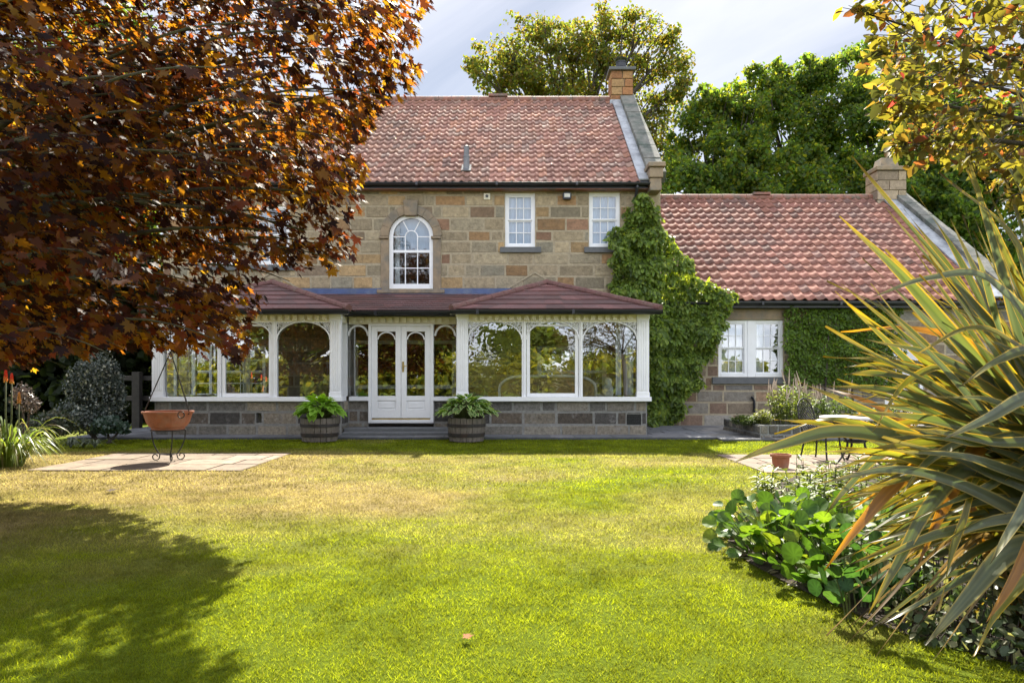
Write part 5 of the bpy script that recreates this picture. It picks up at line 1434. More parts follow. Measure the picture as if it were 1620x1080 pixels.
# ------------------------------------------------------------------ New Zealand flax (right foreground)
flax = thing('flax_plant', 'big spiky flax plant with long green leaves edged yellow at the right', 'plant', (2.72, 3.35, 0))
FLAX = leaf_mat('flax_leaves', fac=.42, rough=.38, spec=.45, has_tr=True)
FV, FF, FC, FT = [], [], [], []
def catmull(P_, n_):
    P_ = np.array(P_, float); P_ = np.vstack([2 * P_[0] - P_[1], P_, 2 * P_[-1] - P_[-2]])
    out_ = []
    segs = len(P_) - 3
    for s_ in np.linspace(0, segs - 1e-6, n_):
        i = int(s_); t = s_ - i; a, b_, c, d_ = P_[i:i + 4]
        out_.append(.5 * (2 * b_ + (c - a) * t + (2 * a - 5 * b_ + 4 * c - d_) * t * t + (3 * b_ - a - 3 * c + d_) * t ** 3))
    return np.array(out_)
def flax_leaf(pts, width, kind='g', twist=0.0, fold=.35, face=None):
    n_ = 22
    C = catmull(pts, n_)
    T = np.gradient(C, axis=0); T = unit(T)
    face = np.array(face if face is not None else (rnd.uniform(-.5, .3), -1.0, rnd.uniform(.1, .9)))
    us = np.array([-1, -.88, -.74, -.5, -.25, 0, .25, .5, .74, .88, 1]); nu = len(us); rib = np.array([1, 1] + [rnd.uniform(.78, 1.2) for _ in range(nu - 4)] + [1, 1])
    base = sum(len(v) for v in FV)
    s_ = np.linspace(0, 1, n_)
    prof = np.minimum(1, .62 + s_ * 1.3) * np.clip((1 - s_) / .58, 0, 1) ** .80
    prof = np.maximum(prof, .03)
    G1, G2 = {'g': ((.085, .105, .055), (.36, .27, .05)), 'b': ((.115, .135, .095), (.32, .27, .09)), 'y': ((.10, .105, .025), (.42, .28, .03)), 'o': ((.24, .11, .03), (.38, .18, .03)), 'd': ((.22, .15, .08), (.30, .22, .12))}[kind]
    T1, T2 = {'g': ((.11, .16, .03), (.58, .34, .02)), 'b': ((.10, .15, .05), (.50, .33, .04)), 'y': ((.26, .27, .02), (.70, .40, .015)), 'o': ((.58, .24, .015), (.70, .36, .015)), 'd': ((.35, .22, .06), (.4, .28, .1))}[kind]
    V = np.zeros((n_, nu, 3)); CC = np.zeros((n_, nu, 3)); TT = np.zeros((n_, nu, 3)); width = width * .88; tipl = rnd.uniform(.86, .97)
    ph = rnd.uniform(0, 9); wav = rnd.uniform(.0, .012)
    k = rnd.uniform(.8, 1.2)
    for i in range(n_):
        f = face.copy(); a = twist * (s_[i] - .3)
        side = np.cross(T[i], f); side /= max(np.linalg.norm(side), 1e-6); nrm = np.cross(side, T[i])
        sd = side * math.cos(a) + nrm * math.sin(a); nr = np.cross(sd, T[i])
        fo = fold * (1.25 - .75 * s_[i])
        for j, u in enumerate(us):
            V[i, j] = C[i] + (sd * u + nr * fo * (abs(u) - .5)) * width / 2 * prof[i] + nr * wav * math.sin(s_[i] * 17 + ph + u)
            e = 1 if abs(u) > .9 else (.85 if abs(u) > .8 else (.06 if abs(u) > .2 else 0.0))
            e = max(e, np.clip((s_[i] - .80) * 4, 0, 1) * .85)
            tip = np.clip((s_[i] - tipl) * 14, 0, 1)
            st = rib[j] * (1 + .12 * math.sin(s_[i] * 23 + ph * 3 + j * .8))
            CC[i, j] = (np.array(G1) * (1 - e) + np.array(G2) * e) * k * st * (1 - tip * .8)
            TT[i, j] = (np.array(T1) * (1 - e) + np.array(T2) * e) * k * st * (1 - tip * .8)
    FV.append(V.reshape(-1, 3)); FC.append(CC.reshape(-1, 3)); FT.append(TT.reshape(-1, 3))
    for i in range(n_ - 1):
        for j in range(nu - 1):
            a = base + i * nu + j; FF.append((a, a + 1, a + nu + 1, a + nu))
def base_pt(): return (2.70 + rnd.uniform(-.16, .22), 3.35 + rnd.uniform(-.14, .16), .03)
def fl(tip, mids, Yt, w=.075, kind='g', tw=0.0, start=None, **kw):
    """tip and mid pixels; depth runs from the plant's heart to Yt at the tip"""
    b_ = base_pt() if start is None else start
    n_ = len(mids)
    pts = [b_]
    for i, (x, y) in enumerate(mids):       # given from base to tip
        Y = b_[1] + (Yt - b_[1]) * ((i + 1) / (n_ + 1)) ** .9
        pts.append(P(x, y, Y))
    pts.append(P(tip[0], tip[1], Yt))
    flax_leaf(pts, w, kind, tw, **kw)
# upper fan
fl((1347, 247), [(1672, 690), (1510, 445)], 3.1, .085, 'g')
fl((1328, 342), [(1665, 720), (1560, 590), (1430, 440)], 2.9, .10, 'g')
fl((1485, 272), [(1690, 620), (1610, 390)], 2.9, .095, 'y')
fl((1590, 92), [(1700, 560), (1650, 280)], 2.9, .085, 'y')
fl((1532, 184), [(1690, 580), (1625, 320)], 3.2, .08, 'g')
fl((1512, 231), [(1680, 620), (1590, 400)], 3.6, .07, 'y')
fl((1550, 70), [(1720, 560), (1680, 250)], 3.5, .085, 'g')
fl((1640, -20), [(1730, 560), (1710, 250)], 3.2, .09, 'g')
fl((1380, 470), [(1660, 600), (1570, 446), (1470, 440)], 2.75, .075, 'b')
fl((1308, 444), [(1660, 760), (1520, 600), (1400, 492)], 3.6, .08, 'g')
fl((1342, 481), [(1660, 760), (1540, 640), (1430, 545)], 3.2, .07, 'y')
fl((1330, 525), [(1670, 720), (1560, 560), (1440, 520)], 3.9, .07, 'o')
fl((1430, 330), [(1660, 700), (1540, 480)], 3.9, .075, 'g')
fl((1400, 395), [(1650, 730), (1520, 520)], 4.0, .075, 'y')
fl((1450, 560), [(1690, 640), (1600, 540), (1530, 520)], 2.6, .06, 'y')
fl((1303, 563), [(1660, 760), (1520, 610), (1400, 573)], 3.3, .075, 'y')
fl((1336, 581), [(1660, 750), (1480, 610), (1400, 578)], 3.8, .055, 'y')
fl((1336, 593), [(1660, 760), (1500, 630), (1410, 592)], 3.2, .085, 'g')
fl((1309, 611), [(1660, 770), (1520, 660), (1410, 618)], 3.0, .085, 'g')
fl((1262, 603), [(1660, 850), (1540, 745), (1400, 665)], 3.1, .105, 'g')
fl((1225, 664), [(1660, 850), (1480, 735), (1330, 676)], 3.5, .07, 'y')
fl((1225, 686), [(1660, 860), (1450, 710), (1320, 664)], 3.9, .07, 'y')
fl((1158, 732), [(1650, 830), (1510, 720), (1340, 682), (1240, 702)], 2.9, .11, 'g', fold=.25, face=(-.1, -1, .55))
fl((1298, 714), [(1650, 830), (1500, 750), (1400, 716)], 2.8, .06, 'y')
fl((1288, 766), [(1650, 850), (1540, 775), (1420, 742)], 2.7, .075, 'b')
fl((1304, 817), [(1650, 800), (1500, 690), (1400, 715), (1345, 765)], 3.3, .07, 'b')
fl((1304, 902), [(1640, 810), (1520, 720), (1430, 755), (1360, 830)], 3.1, .10, 'o', face=(-.4, -1, .2))
fl((1373, 972), [(1640, 820), (1540, 740), (1470, 800), (1420, 890)], 2.85, .095, 'g', face=(-.4, -1, .2))
fl((1452, 893), [(1640, 760), (1570, 690), (1520, 750), (1480, 830)], 3.0, .10, 'o', face=(-.3, -1, .2))
fl((1484, 966), [(1650, 800), (1560, 740), (1520, 830), (1500, 900)], 2.7, .05, 'y')
fl((1390, 990), [(1650, 900), (1560, 900), (1470, 945)], 2.95, .055, 'b')
fl((1464, 1020), [(1660, 880), (1600, 870), (1530, 945)], 2.55, .12, 'b', face=(-.4, -1, .5))
fl((1540, 1038), [(1680, 890), (1640, 900), (1580, 965)], 2.5, .06, 'y')
fl((1560, 984), [(1690, 800), (1650, 820), (1600, 920)], 2.45, .085, 'o')
fl((1567, 890), [(1690, 760), (1660, 740), (1610, 820)], 2.35, .09, 'b', face=(-.4, -1, .5))
fl((1493, 694), [(1690, 700), (1640, 628), (1560, 663)], 2.4, .085, 'b', face=(0, -1, .6))
fl((1380, 683), [(1660, 720), (1520, 590), (1440, 600)], 3.0, .06, 'y')
fl((1520, 610), [(1700, 660), (1640, 560), (1580, 570)], 2.6, .07, 'g')
fl((1420, 790), [(1660, 800), (1560, 700), (1480, 720)], 2.9, .075, 'g')
for i in range(190):      # the stiff upper fan
    th_ = R(rnd.uniform(84, 200)); rad = rnd.uniform(230, 400 if not R(105) < th_ < R(152) else 480) * (1.0 if th_ < R(150) else .95)
    hx_, hy_ = 1690 + rnd.uniform(-30, 60), 760 + rnd.uniform(-60, 80)
    tpx, tpy = hx_ + rad * math.cos(th_) * 1.1, hy_ - rad * math.sin(th_) * 1.15 + rnd.uniform(0, 60)
    if tpx < 1300 or tpy < 120 or (tpx < 1345 and tpy < 420): continue
    bow = rnd.uniform(.0, 40)
    fl((tpx, tpy), [(hx_ + (tpx - hx_) * .12, hy_ + (tpy - hy_) * .14), (hx_ + (tpx - hx_) * .55, hy_ + (tpy - hy_) * .55 - bow)], rnd.uniform(2.7, 4.3), rnd.uniform(.055, .095), rnd.choice('gggggggbbbbyy'), rnd.uniform(-.5, .5))
for i in range(130):      # the rest of the clump
    an = rnd.uniform(0, 2 * math.pi); Ln = rnd.uniform(1.25, 2.2); up = rnd.uniform(.25, 1.35)
    b_ = np.array(base_pt()); d_ = np.array([math.cos(an), math.sin(an) * .8, 0])
    if d_[0] < -.2 and d_[1] < -.3: d_[1] *= -.3
    dr = rnd.uniform(.1, 1.2)
    m1 = b_ + d_ * Ln * .22 + np.array([0, 0, Ln * .42 * min(1, up)]); m2 = b_ + d_ * Ln * .5 + np.array([0, 0, Ln * .62 * up])
    tp = b_ + d_ * Ln * .85 + np.array([0, 0, Ln * (.78 * up - .35 * dr)])
    tp[2] = max(tp[2], .05)
    q = CX + tp[0] * F / max(tp[1], .5)
    if tp[1] < 2.0 or q < 1290 or (q < 1420 and tp[2] > 1.5): continue
    flax_leaf([b_, m1, m2, tp], rnd.uniform(.045, .08), rnd.choice('gggggggbbbbyyo'), rnd.uniform(-.8, .8))
for i in range(16):      # dead leaves hanging
    an = rnd.uniform(math.pi * .6, math.pi * 1.45); b_ = np.array(base_pt()); d_ = np.array([math.cos(an), math.sin(an), 0])
    Ln = rnd.uniform(.7, 1.1)
    flax_leaf([b_, b_ + d_ * .25 + np.array([0, 0, .5]), b_ + d_ * .55 + np.array([0, 0, .45]), b_ + d_ * Ln + np.array([0, 0, .03])], rnd.uniform(.02, .05), 'd', rnd.uniform(-1, 1))
np_mesh('leaves', np.concatenate(FV), [np.array(FF)], FLAX, flax, col=np.concatenate(FC), tr=np.concatenate(FT), smooth=True)

# ------------------------------------------------------------------ border plants
BLEAF = leaf_mat('border_leaves', fac=.36, rough=.45, spec=.22, tr_mul=(2.7, 2.6, .8))
def clump_plant(name, label, cat, pts, size, pal, tm, up=.5, group=None, stems=True, mat_=None, out_c=None, stem_h=0, lean=.8):
    pts = np.array(pts, float); n_ = len(pts)
    c = pts.mean(0) if out_c is None else np.array(out_c)
    t = thing(name, label, cat, (float(c[0]), float(c[1]), .02), group)
    o = pts - np.array([c[0], c[1], 0]); o[:, 2] = 0; o = unit(o + rng.normal(0, .08, o.shape) * np.array([1, 1, 0]))
    D = o * lean + rng.normal(0, .35, (n_, 3)) + np.array([0, 0, up]); N = -o * .3 + rng.normal(0, .42, (n_, 3)) + np.array([0, -.25, .75])
    leaves_mesh('foliage', pts, size * rng.uniform(.65, 1.25, n_), N, D, tm, mat_ or BLEAF, t, palette_cols(n_, pal, .25))
    if stems:
        mb = MB()
        for i in range(0, n_, stems if isinstance(stems, int) and stems > 1 else 1):
            p_ = pts[i]; b_ = np.array([c[0] * .35 + p_[0] * .65, c[1] * .35 + p_[1] * .65, .0])
            mb.tube(bez(b_, (b_ * .6 + p_ * .4) + np.array([0, 0, p_[2] * .3]), p_, 4), [.006, .005, .004, .003], 4, cap=False)
        mb.build('stems', M['stemgreen'], t)
    return t
M['stemgreen'] = mat('green_stem', (.08, .10, .03), rough=.6)
def spread(n_, x0, x1, y0, y1, z0, z1, ok=None):
    out_ = []
    while len(out_) < n_:
        x, y = rnd.uniform(x0, x1), rnd.uniform(y0, y1)
        if ok and not ok(x, y): continue
        out_.append((x, y, rnd.uniform(z0, z1)))
    return out_
BG = [(.065, .125, .018), (.045, .095, .02), (.09, .15, .02), (.055, .105, .022), (.11, .15, .02)]
be = lambda x, y: x > bed_edge_x(y) - .06
k_ = 0
for (cx_, cy_, n_, lab) in ((2.02, 5.05, 175, 'broad leaved green clump at the tip of the right border'), (2.15, 4.45, 210, 'large clump of cupped round leaves in the middle of the border edge'), (2.6, 5.25, 150, 'broad leaved clump behind the border edge, below the flax tips'), (2.25, 5.65, 110, 'small broad leaved clump at the back of the border point')):
    pts = []
    while len(pts) < n_:
        a, r = rnd.uniform(0, 6.28), rnd.uniform(0, 1) ** .6 * .5
        x, y = cx_ + r * math.cos(a), cy_ + r * math.sin(a)
        if x < bed_edge_x(y) - .07: continue
        pts.append((x, y, max(.03, (.36 - .32 * r) * rnd.uniform(.08, 1.1))))
    clump_plant('bergenia', lab, 'plant', pts, .122, BG, tmpl_round(), up=.45, lean=.75, group='broad leaved border clumps', out_c=(cx_, cy_, 0))
# round leaves on stalks nearer the flax
pts = [tuple(P(x, y, Y)) for x, y, Y in ((1335, 880, 3.7), (1352, 870, 3.65), (1382, 865, 3.6), (1362, 892, 3.6), (1330, 905, 3.65), (1400, 852, 3.7), (1345, 855, 3.8), (1375, 845, 3.8), (1392, 880, 3.55), (1320, 870, 3.8), (1410, 870, 3.6), (1350, 915, 3.55))] + [tuple(P(rnd.uniform(1300, 1430), rnd.uniform(905, 960), rnd.uniform(3.6, 4.0))) for _ in range(40)]
clump_plant('round_leaved_plant', 'few round dark green leaves on stalks below the orange flax leaf', 'plant', pts, .10, [(.03, .075, .028), (.04, .085, .03)], tmpl_round(cup=.05), up=.5, lean=.3, stems=4)
# leafy upright stems behind
for (x0, x1, y0, y1, h, n_, lab, pal) in ((2.35, 3.3, 6.2, 7.2, .36, 64, 'pale green leafy stems at the back of the border by the terracotta pot', [(.09, .12, .02), (.11, .14, .025), (.07, .10, .02)]),
                                          (3.1, 4.6, 6.3, 7.7, .42, 80, 'mass of light green leafy stems behind the flax leaves', [(.08, .11, .02), (.11, .13, .025), (.06, .09, .02)]),
                                          (2.5, 3.6, 5.6, 6.4, .34, 40, 'mixed green stems between the broad leaved clumps and the pale ones', [(.06, .10, .018), (.08, .12, .02)]),
                                          (3.4, 5.0, 4.6, 6.2, .5, 55, 'green undergrowth hidden behind the flax', [(.04, .08, .02), (.06, .10, .02)])):
    t = thing('leafy_perennial', lab, 'plant', ((x0 + x1) / 2, (y0 + y1) / 2, .02), 'leafy border perennials')
    mb = MB(); LP, LD, LN = [], [], []
    for (x, y, _) in spread(n_, x0, x1, y0, y1, 0, 0, lambda a, b_: a > bed_edge_x(b_) + .05):
        hh = h * rnd.uniform(.6, 1.15); dx, dy = rnd.uniform(-.07, .07), rnd.uniform(-.07, .07)
        mb.tube([(x, y, .01), (x + dx * .5, y + dy * .5, hh * .5), (x + dx, y + dy, hh)], [.006, .005, .003], 5)
        for q in range(13):
            f = rnd.uniform(.35, 1.0); a = rnd.uniform(0, 6.28)
            LP.append((x + dx * f, y + dy * f, hh * f)); LD.append((math.cos(a), math.sin(a), rnd.uniform(-.2, .7))); LN.append((-math.cos(a) * .4, -math.sin(a) * .4, 1))
    LP, LD, LN = map(np.array, (LP, LD, LN))
    leaves_mesh('foliage', LP, rng.uniform(.06, .12, len(LP)), LN, LD, tmpl_ellipse(.17, .05, .14), BLEAF, t, palette_cols(len(LP), pal, .25))
    mb.build('stems', M['stemgreen'], t)
# variegated ground cover and leaf litter under the flax
VG = leaf_mat('variegated_leaves', fac=.35, rough=.45, spec=.4, tr_mul=(2.2, 2.2, .9))
for (x0, x1, y0, y1, n_, lab, pal) in ((2.0, 2.9, 2.72, 3.5, 1300, 'small variegated leaves under the flax at the front of the border', [(.10, .12, .06), (.05, .08, .03), (.22, .22, .13), (.06, .09, .04)]),
                                   (2.0, 3.4, 3.4, 4.4, 1500, 'trailing pale edged leaves in the shade beneath the flax', [(.07, .10, .05), (.04, .07, .03), (.18, .18, .11)]),):
    t = thing('variegated_ground_cover', lab, 'plant', ((x0 + x1) / 2, (y0 + y1) / 2, .02), 'variegated ground cover')
    q = np.array(spread(n_, x0, x1, y0, y1, .03, .42, lambda a, b_: a > bed_edge_x(b_) - .04))
    q[:, 2] *= np.clip((q[:, 0] - bed_edge_x(q[:, 1])) * 2.2 + .1, .22, 1)
    leaves_mesh('foliage', q, rng.uniform(.03, .065, len(q)), rng.normal(0, .5, q.shape) + np.array([0, -.4, .9]), rng.normal(0, 1, q.shape), tmpl_ellipse(.34, .05, .1), VG, t, palette_cols(len(q), pal, .25))
    mb = MB()
    for i in range(0, len(q), 5): mb.tube([(q[i, 0] + rnd.uniform(-.05, .05), q[i, 1] + .04, .0), (q[i, 0], q[i, 1], q[i, 2])], .003, 4)
    mb.build('stems', M['bark'], t)
q = np.array(spread(900, 1.6, 4.2, 2.6, 6.5, .02, .05, lambda a, b_: a > bed_edge_x(b_) + .0))
lit = leaves_mesh('leaf_litter', q, rng.uniform(.03, .09, len(q)), rng.normal(0, .25, q.shape) + np.array([0, 0, 1]), rng.normal(0, 1, q.shape) * np.array([1, 1, .1]), tmpl_ellipse(.22, .05, .05), VG, None, palette_cols(len(q), [(.10, .075, .05), (.16, .13, .09), (.07, .05, .035), (.20, .18, .14)], .3))
tag(lit, 'dry brown leaf litter on the soil below the flax', 'leaf litter', kind='stuff')

# ------------------------------------------------------------------ planters with hostas
def hosta(name, label, x, y, z, rx, hz, n_, size, c_in, c_edge):
    t = thing(name, label, 'hosta', (x, y, z), 'hostas in half barrels')
    tv = np.array([(0, 0, 0), (.28, .13, .05), (.62, .13, .03), (.86, 0, -.10), (.62, -.13, .03), (.28, -.13, .05), (.0, 0, 0), (.28, .23, .08), (.66, .22, .02), (1.0, 0, -.17), (.66, -.22, .02), (.28, -.23, .08), (.45, 0, .0)])
    tf = np.array([(12, 1, 0), (12, 2, 1), (12, 3, 2), (12, 4, 3), (12, 5, 4), (12, 0, 5), (0, 1, 7), (1, 2, 7), (2, 8, 7), (2, 3, 8), (3, 9, 8), (3, 4, 9), (4, 10, 9), (4, 5, 10), (5, 11, 10), (5, 0, 11)])
    a = rng.uniform(0, 2 * np.pi, n_); r = rng.random(n_) ** .6
    P0 = np.column_stack([x + np.cos(a) * r * rx * .62, y + np.sin(a) * r * rx * .62, z + hz * (1.0 - .62 * r ** 1.5) * rng.uniform(.75, 1.08, n_)])
    D = np.column_stack([np.cos(a) * (.5 + r), np.sin(a) * (.5 + r), .5 - 1.0 * r]) + rng.normal(0, .22, (n_, 3))
    N = np.column_stack([-np.cos(a) * .3, -np.sin(a) * .3, np.ones(n_)]) + rng.normal(0, .2, (n_, 3))
    D = unit(D); N = unit(N - D * np.sum(N * D, 1, keepdims=True)); W = np.cross(N, D); s_ = (size * rng.uniform(.65, 1.2, n_))[:, None, None]
    V = P0[:, None] + s_ * (tv[None, :, 0:1] * D[:, None] + tv[None, :, 1:2] * W[:, None] + tv[None, :, 2:3] * N[:, None])
    Fc = (np.arange(n_)[:, None, None] * 13 + tf[None]).reshape(-1, 3)
    cin, ced = np.array(c_in), np.array(c_edge)
    cc = np.array([cin] * 6 + [ced] * 6 + [cin * .9]); k = rng.uniform(.7, 1.25, (n_, 1, 1))
    np_mesh('leaves', V.reshape(-1, 3), [Fc], BLEAF, t, col=(cc[None] * k).reshape(-1, 3))
    mb = MB()
    for i in range(n_):
        b_ = np.array([x + (P0[i, 0] - x) * .25, y + (P0[i, 1] - y) * .25, z - .06]); mb.tube(bez(b_, b_ * .6 + P0[i] * .4 + np.array([0, 0, .06]), P0[i], 4), [.006, .005, .004, .003], 4, cap=False)
    mb.build('stems', M['stemgreen'], t)
    return t
BPX, BPY, BPR, BPH = PX(506, 14.3), 14.3, .385, .50
bar = thing('barrel_planter', 'dark oak half barrel planter left of the white doors', 'planter', (BPX, BPY, 0), 'half barrel planters')
mb = MB()
ns = 20
def brad(z): return BPR * (.86 + .16 * math.sin(.35 + 1.5 * z / BPH))
for k in range(ns):
    a0, a1 = 2 * math.pi * k / ns + .012, 2 * math.pi * (k + 1) / ns - .012
    off = rnd.uniform(-.004, .004); vs = []; zz = [0.02, .12, .25, .38, BPH + rnd.uniform(-.006, .006)]
    c = rnd.uniform(.75, 1.25)
    for z in zz:
        r_ = brad(z) + off
        for (a, rr) in ((a0, r_), (a1, r_), (a1, r_ - .03), (a0, r_ - .03)): vs.append((BPX + rr * math.cos(a), BPY + rr * math.sin(a), z))
    fs = [(i * 4 + j, i * 4 + (j + 1) % 4, i * 4 + 4 + (j + 1) % 4, i * 4 + 4 + j) for i in range(4) for j in range(4)] + [(0, 1, 2, 3), (19, 18, 17, 16)]
    mb.add(vs, fs)
mb.lathe([(0, .03), (brad(.03) - .025, .03)], BPX, BPY, 24)
mb.build('barrel', M['oakwood'], bar)
for z0, z1 in ((.115, .195), (.32, .385)):
    mb = MB(); mb.lathe([(brad(z0) + .006, z0), (brad(z0) + .011, z0 + .004), (brad(z1) + .011, z1 - .004), (brad(z1) + .006, z1)], BPX, BPY, 40); mb.build('hoop', M['hoop'], bar, smooth=False)
for a in (.6, 2.4, 4.4):
    mb = MB(); mb.box(BPX + .24 * math.cos(a) - .05, BPX + .24 * math.cos(a) + .05, BPY + .24 * math.sin(a) - .04, BPY + .24 * math.sin(a) + .04, -.01, .022); mb.build('foot', M['slate'], bar)
mb = MB(); mb.lathe([(0, BPH - .05), (brad(BPH) - .035, BPH - .06)], BPX, BPY, 20); mb.build('soil', M['soil'], bar)
bar2 = copy_tree(bar); bar2.location = (PX(738, 14.3), BPY, 0); bar2['label'] = 'dark oak half barrel planter right of the white doors'; bar2.rotation_euler = (0, 0, .7)
hosta('hosta', 'light green hosta spilling over the left half barrel', BPX, BPY, BPH - .03, .62, .44, 240, .235, (.16, .29, .03), (.21, .36, .05))
hosta('hosta', 'dark green hosta with cream edged leaves in the right half barrel', PX(739, 14.3), BPY, BPH - .03, .84, .46, 340, .20, (.08, .17, .035), (.46, .52, .26))

# ------------------------------------------------------------------ bowl on its iron stand, on the left patio
bx, by = PX(266, 10.8), 10.8
zr, zb_ = PZ(650, 10.8), PZ(677, 10.8)
bowl = thing('hanging_bowl', 'shallow terracotta bowl with three iron hanging rods, above the left patio', 'planter', (bx, by, zb_))
mb = MB(); mb.lathe([(0, zb_ - .02), (.23, zb_ - .02), (.245, zb_ - .005), (.24, zb_ + .015), (.27, zb_ + .03), (.31, zb_ + .09), (.355, zr - .03), (.375, zr - .03), (.378, zr), (.35, zr), (.30, zb_ + .10), (.25, zb_ + .05), (0, zb_ + .04)], bx, by, 40)
mb.build('bowl', M['terracotta'], bowl, smooth=False)
zap = PZ(556, 10.8)
for a in (R(178), R(62), R(-12)):
    mb = MB(); ex, ey = bx + .37 * math.cos(a), by + .37 * math.sin(a)
    mb.tube([(ex, ey, zr - .05), (ex, ey, zr + .02), (bx + .04, by, zap)], .0085, 6); mb.build('hanging_rod', M['iron'], bowl)
mb = MB(); mb.tube([(bx + .04 + .035 * math.cos(t), by, zap + .03 + .035 * math.sin(t)) for t in np.linspace(0, 2 * math.pi, 14)], .008, 6)
mb.tube([(bx + .04, by, zap + .06), (bx + .04, by, zap + .5)], .007, 6); mb.build('hook', M['iron'], bowl)
rx_, rz_ = PX(286, 10.45), PZ(656, 10.45)
mb = MB(); mb.tube([(rx_ + .05 * math.cos(t), 10.45 + .01, rz_ + .05 * math.sin(t)) for t in np.linspace(0, 2 * math.pi, 18)], .008, 6); mb.build('ring_handle', M['iron'], bowl)
stand = thing('plant_stand', 'wrought iron stand with scrolled feet under the terracotta bowl', 'stand', (bx, by, .018))
mb = MB(); mb.tube([(bx + .25 * math.cos(t), by + .25 * math.sin(t), zb_ - .03) for t in np.linspace(0, 2 * math.pi, 28)], .009, 6); mb.build('top_ring', M['iron'], stand)
for a in (R(185), R(-50), R(35)):
    ca, sa = math.cos(a), math.sin(a)
    prof = [(.25, zb_ - .03), (.245, zb_ - .12), (.20, .22), (.14, .10)]
    pts = bez((.25, 0, zb_ - .03), (.255, 0, zb_ - .25), (.125, 0, .115), 8).tolist()
    cx_, cz_ = .19, .085
    pts += [(cx_ + (.065 - .038 * q / 13) * math.cos(math.pi * (1.0 - 0) + q * .48), 0, cz_ + (.065 - .038 * q / 13) * math.sin(math.pi + q * .48)) for q in range(1, 14)]
    mb = MB(); mb.tube([(bx + p[0] * ca, by + p[0] * sa, p[2]) for p in pts], .009, 6); mb.build('leg', M['iron'], stand)
mb = MB()
L3 = [(bx + .13 * math.cos(a), by + .13 * math.sin(a), .12) for a in (R(185), R(-50), R(35))]
for i in range(3): mb.tube([L3[i], L3[(i + 1) % 3]], .007, 6)
mb.build('brace', M['iron'], stand)

# ------------------------------------------------------------------ right patio: pot, table, chairs
px_, py_ = PX(1235, 9.9), 9.9
pot = thing('terracotta_pot', 'small empty terracotta pot on the edge of the right patio', 'pot', (px_, py_, .016))
mb = MB(); z = .016; mb.lathe([(0, z), (.095, z), (.105, z + .01), (.118, z + .10), (.122, z + .165), (.145, z + .167), (.147, z + .205), (.13, z + .205), (.112, z + .15), (.09, z + .04), (0, z + .04)], px_, py_, 30); mb.build('body', M['terracotta'], pot, smooth=False)
tx, ty = PX(1352, 10.5), 10.5
tab = thing('garden_table', 'round pale topped garden table on curved iron legs behind the flax', 'table', (tx, ty, .016))
M['paleslab'] = mat('pale_stone_top', (.50, .48, .47), rough=.6, nscale=6, namt=.15)
mb = MB(); mb.lathe([(0, .69), (.48, .69), (.5, .70), (.5, .72), (.49, .73), (0, .73)], tx, ty, 40); mb.build('top', M['paleslab'], tab)
for k in range(3):
    a = R(200 + 120 * k); ca, sa = math.cos(a), math.sin(a)
    pts = catmull([(.36, 0, .69), (.30, 0, .5), (.14, 0, .34), (.22, 0, .16), (.36, 0, .03), (.41, 0, .05)], 16)
    mb = MB(); mb.tube([(tx + p[0] * ca, ty + p[0] * sa, p[2]) for p in pts], .017, 7); mb.build('leg', M['iron'], tab)
mb = MB(); mb.lathe([(.13, .33), (.15, .34), (.15, .355), (.13, .365)], tx, ty, 20); mb.build('collar', M['iron'], tab)
def iron_chair(x, y, rz, label):
    t = thing('garden_chair', label, 'chair', (0, 0, 0), 'iron garden chairs')
    for (sx, sy) in ((-.2, -.19), (.2, -.19), (-.19, .2), (.19, .2)):
        pts = catmull([(sx * .95, sy * .95, .43), (sx * 1.0, sy * 1.0, .25), (sx * 1.12, sy * 1.12, .08), (sx * 1.25, sy * 1.25, .0)], 10)
        mb = MB(); mb.tube(pts, .014, 7); mb.build('leg', M['iron'], t)
    mb = MB(); mb.tube([(.22 * math.cos(q), .22 * math.sin(q), .44) for q in np.linspace(0, 2 * math.pi, 25)], .014, 6)
    for k in np.arange(-.18, .2, .045):
        h_ = math.sqrt(.22 ** 2 - k * k); mb.tube([(k, -h_, .44), (k, h_, .44)], .006, 4); mb.tube([(-h_, k, .443), (h_, k, .443)], .006, 4)
    mb.build('seat', M['iron'], t)
    mb = MB(); tilt = lambda xx, zz: (xx, .21 + (zz - .44) * .22, zz)
    out_ = [(-.21, .44), (-.23, .68), (-.19, .86), (-.09, .95), (0, .97), (.09, .95), (.19, .86), (.23, .68), (.21, .44)]
    mb.tube([tilt(*q) for q in out_], .013, 6)
    for k in np.arange(-.5, .75, .062):
        for s_ in (-1, 1):
            seg = [(s_ * (-.2 + .4 * f), .47 + k + .4 * f) for f in np.linspace(0, 1, 14)]
            seg = [q for q in seg if .46 < q[1] < .93 - .9 * q[0] ** 2]
            if len(seg) > 1: mb.tube([tilt(*q) for q in seg], .006, 4)
    mb.build('backrest', M['iron'], t)
    t.location = (x, y, .016); t.rotation_euler = (0, 0, rz); t['label'] = label
    ROOT[t] = Vector((x, y, .016))
    return t
iron_chair(PX(1300, 11.0), 11.0, R(35), 'black iron lattice back chair in front of the raised bed, left of the table')
iron_chair(PX(1420, 11.1), 11.1, R(-40), 'black iron lattice back chair behind the flax, right of the table')

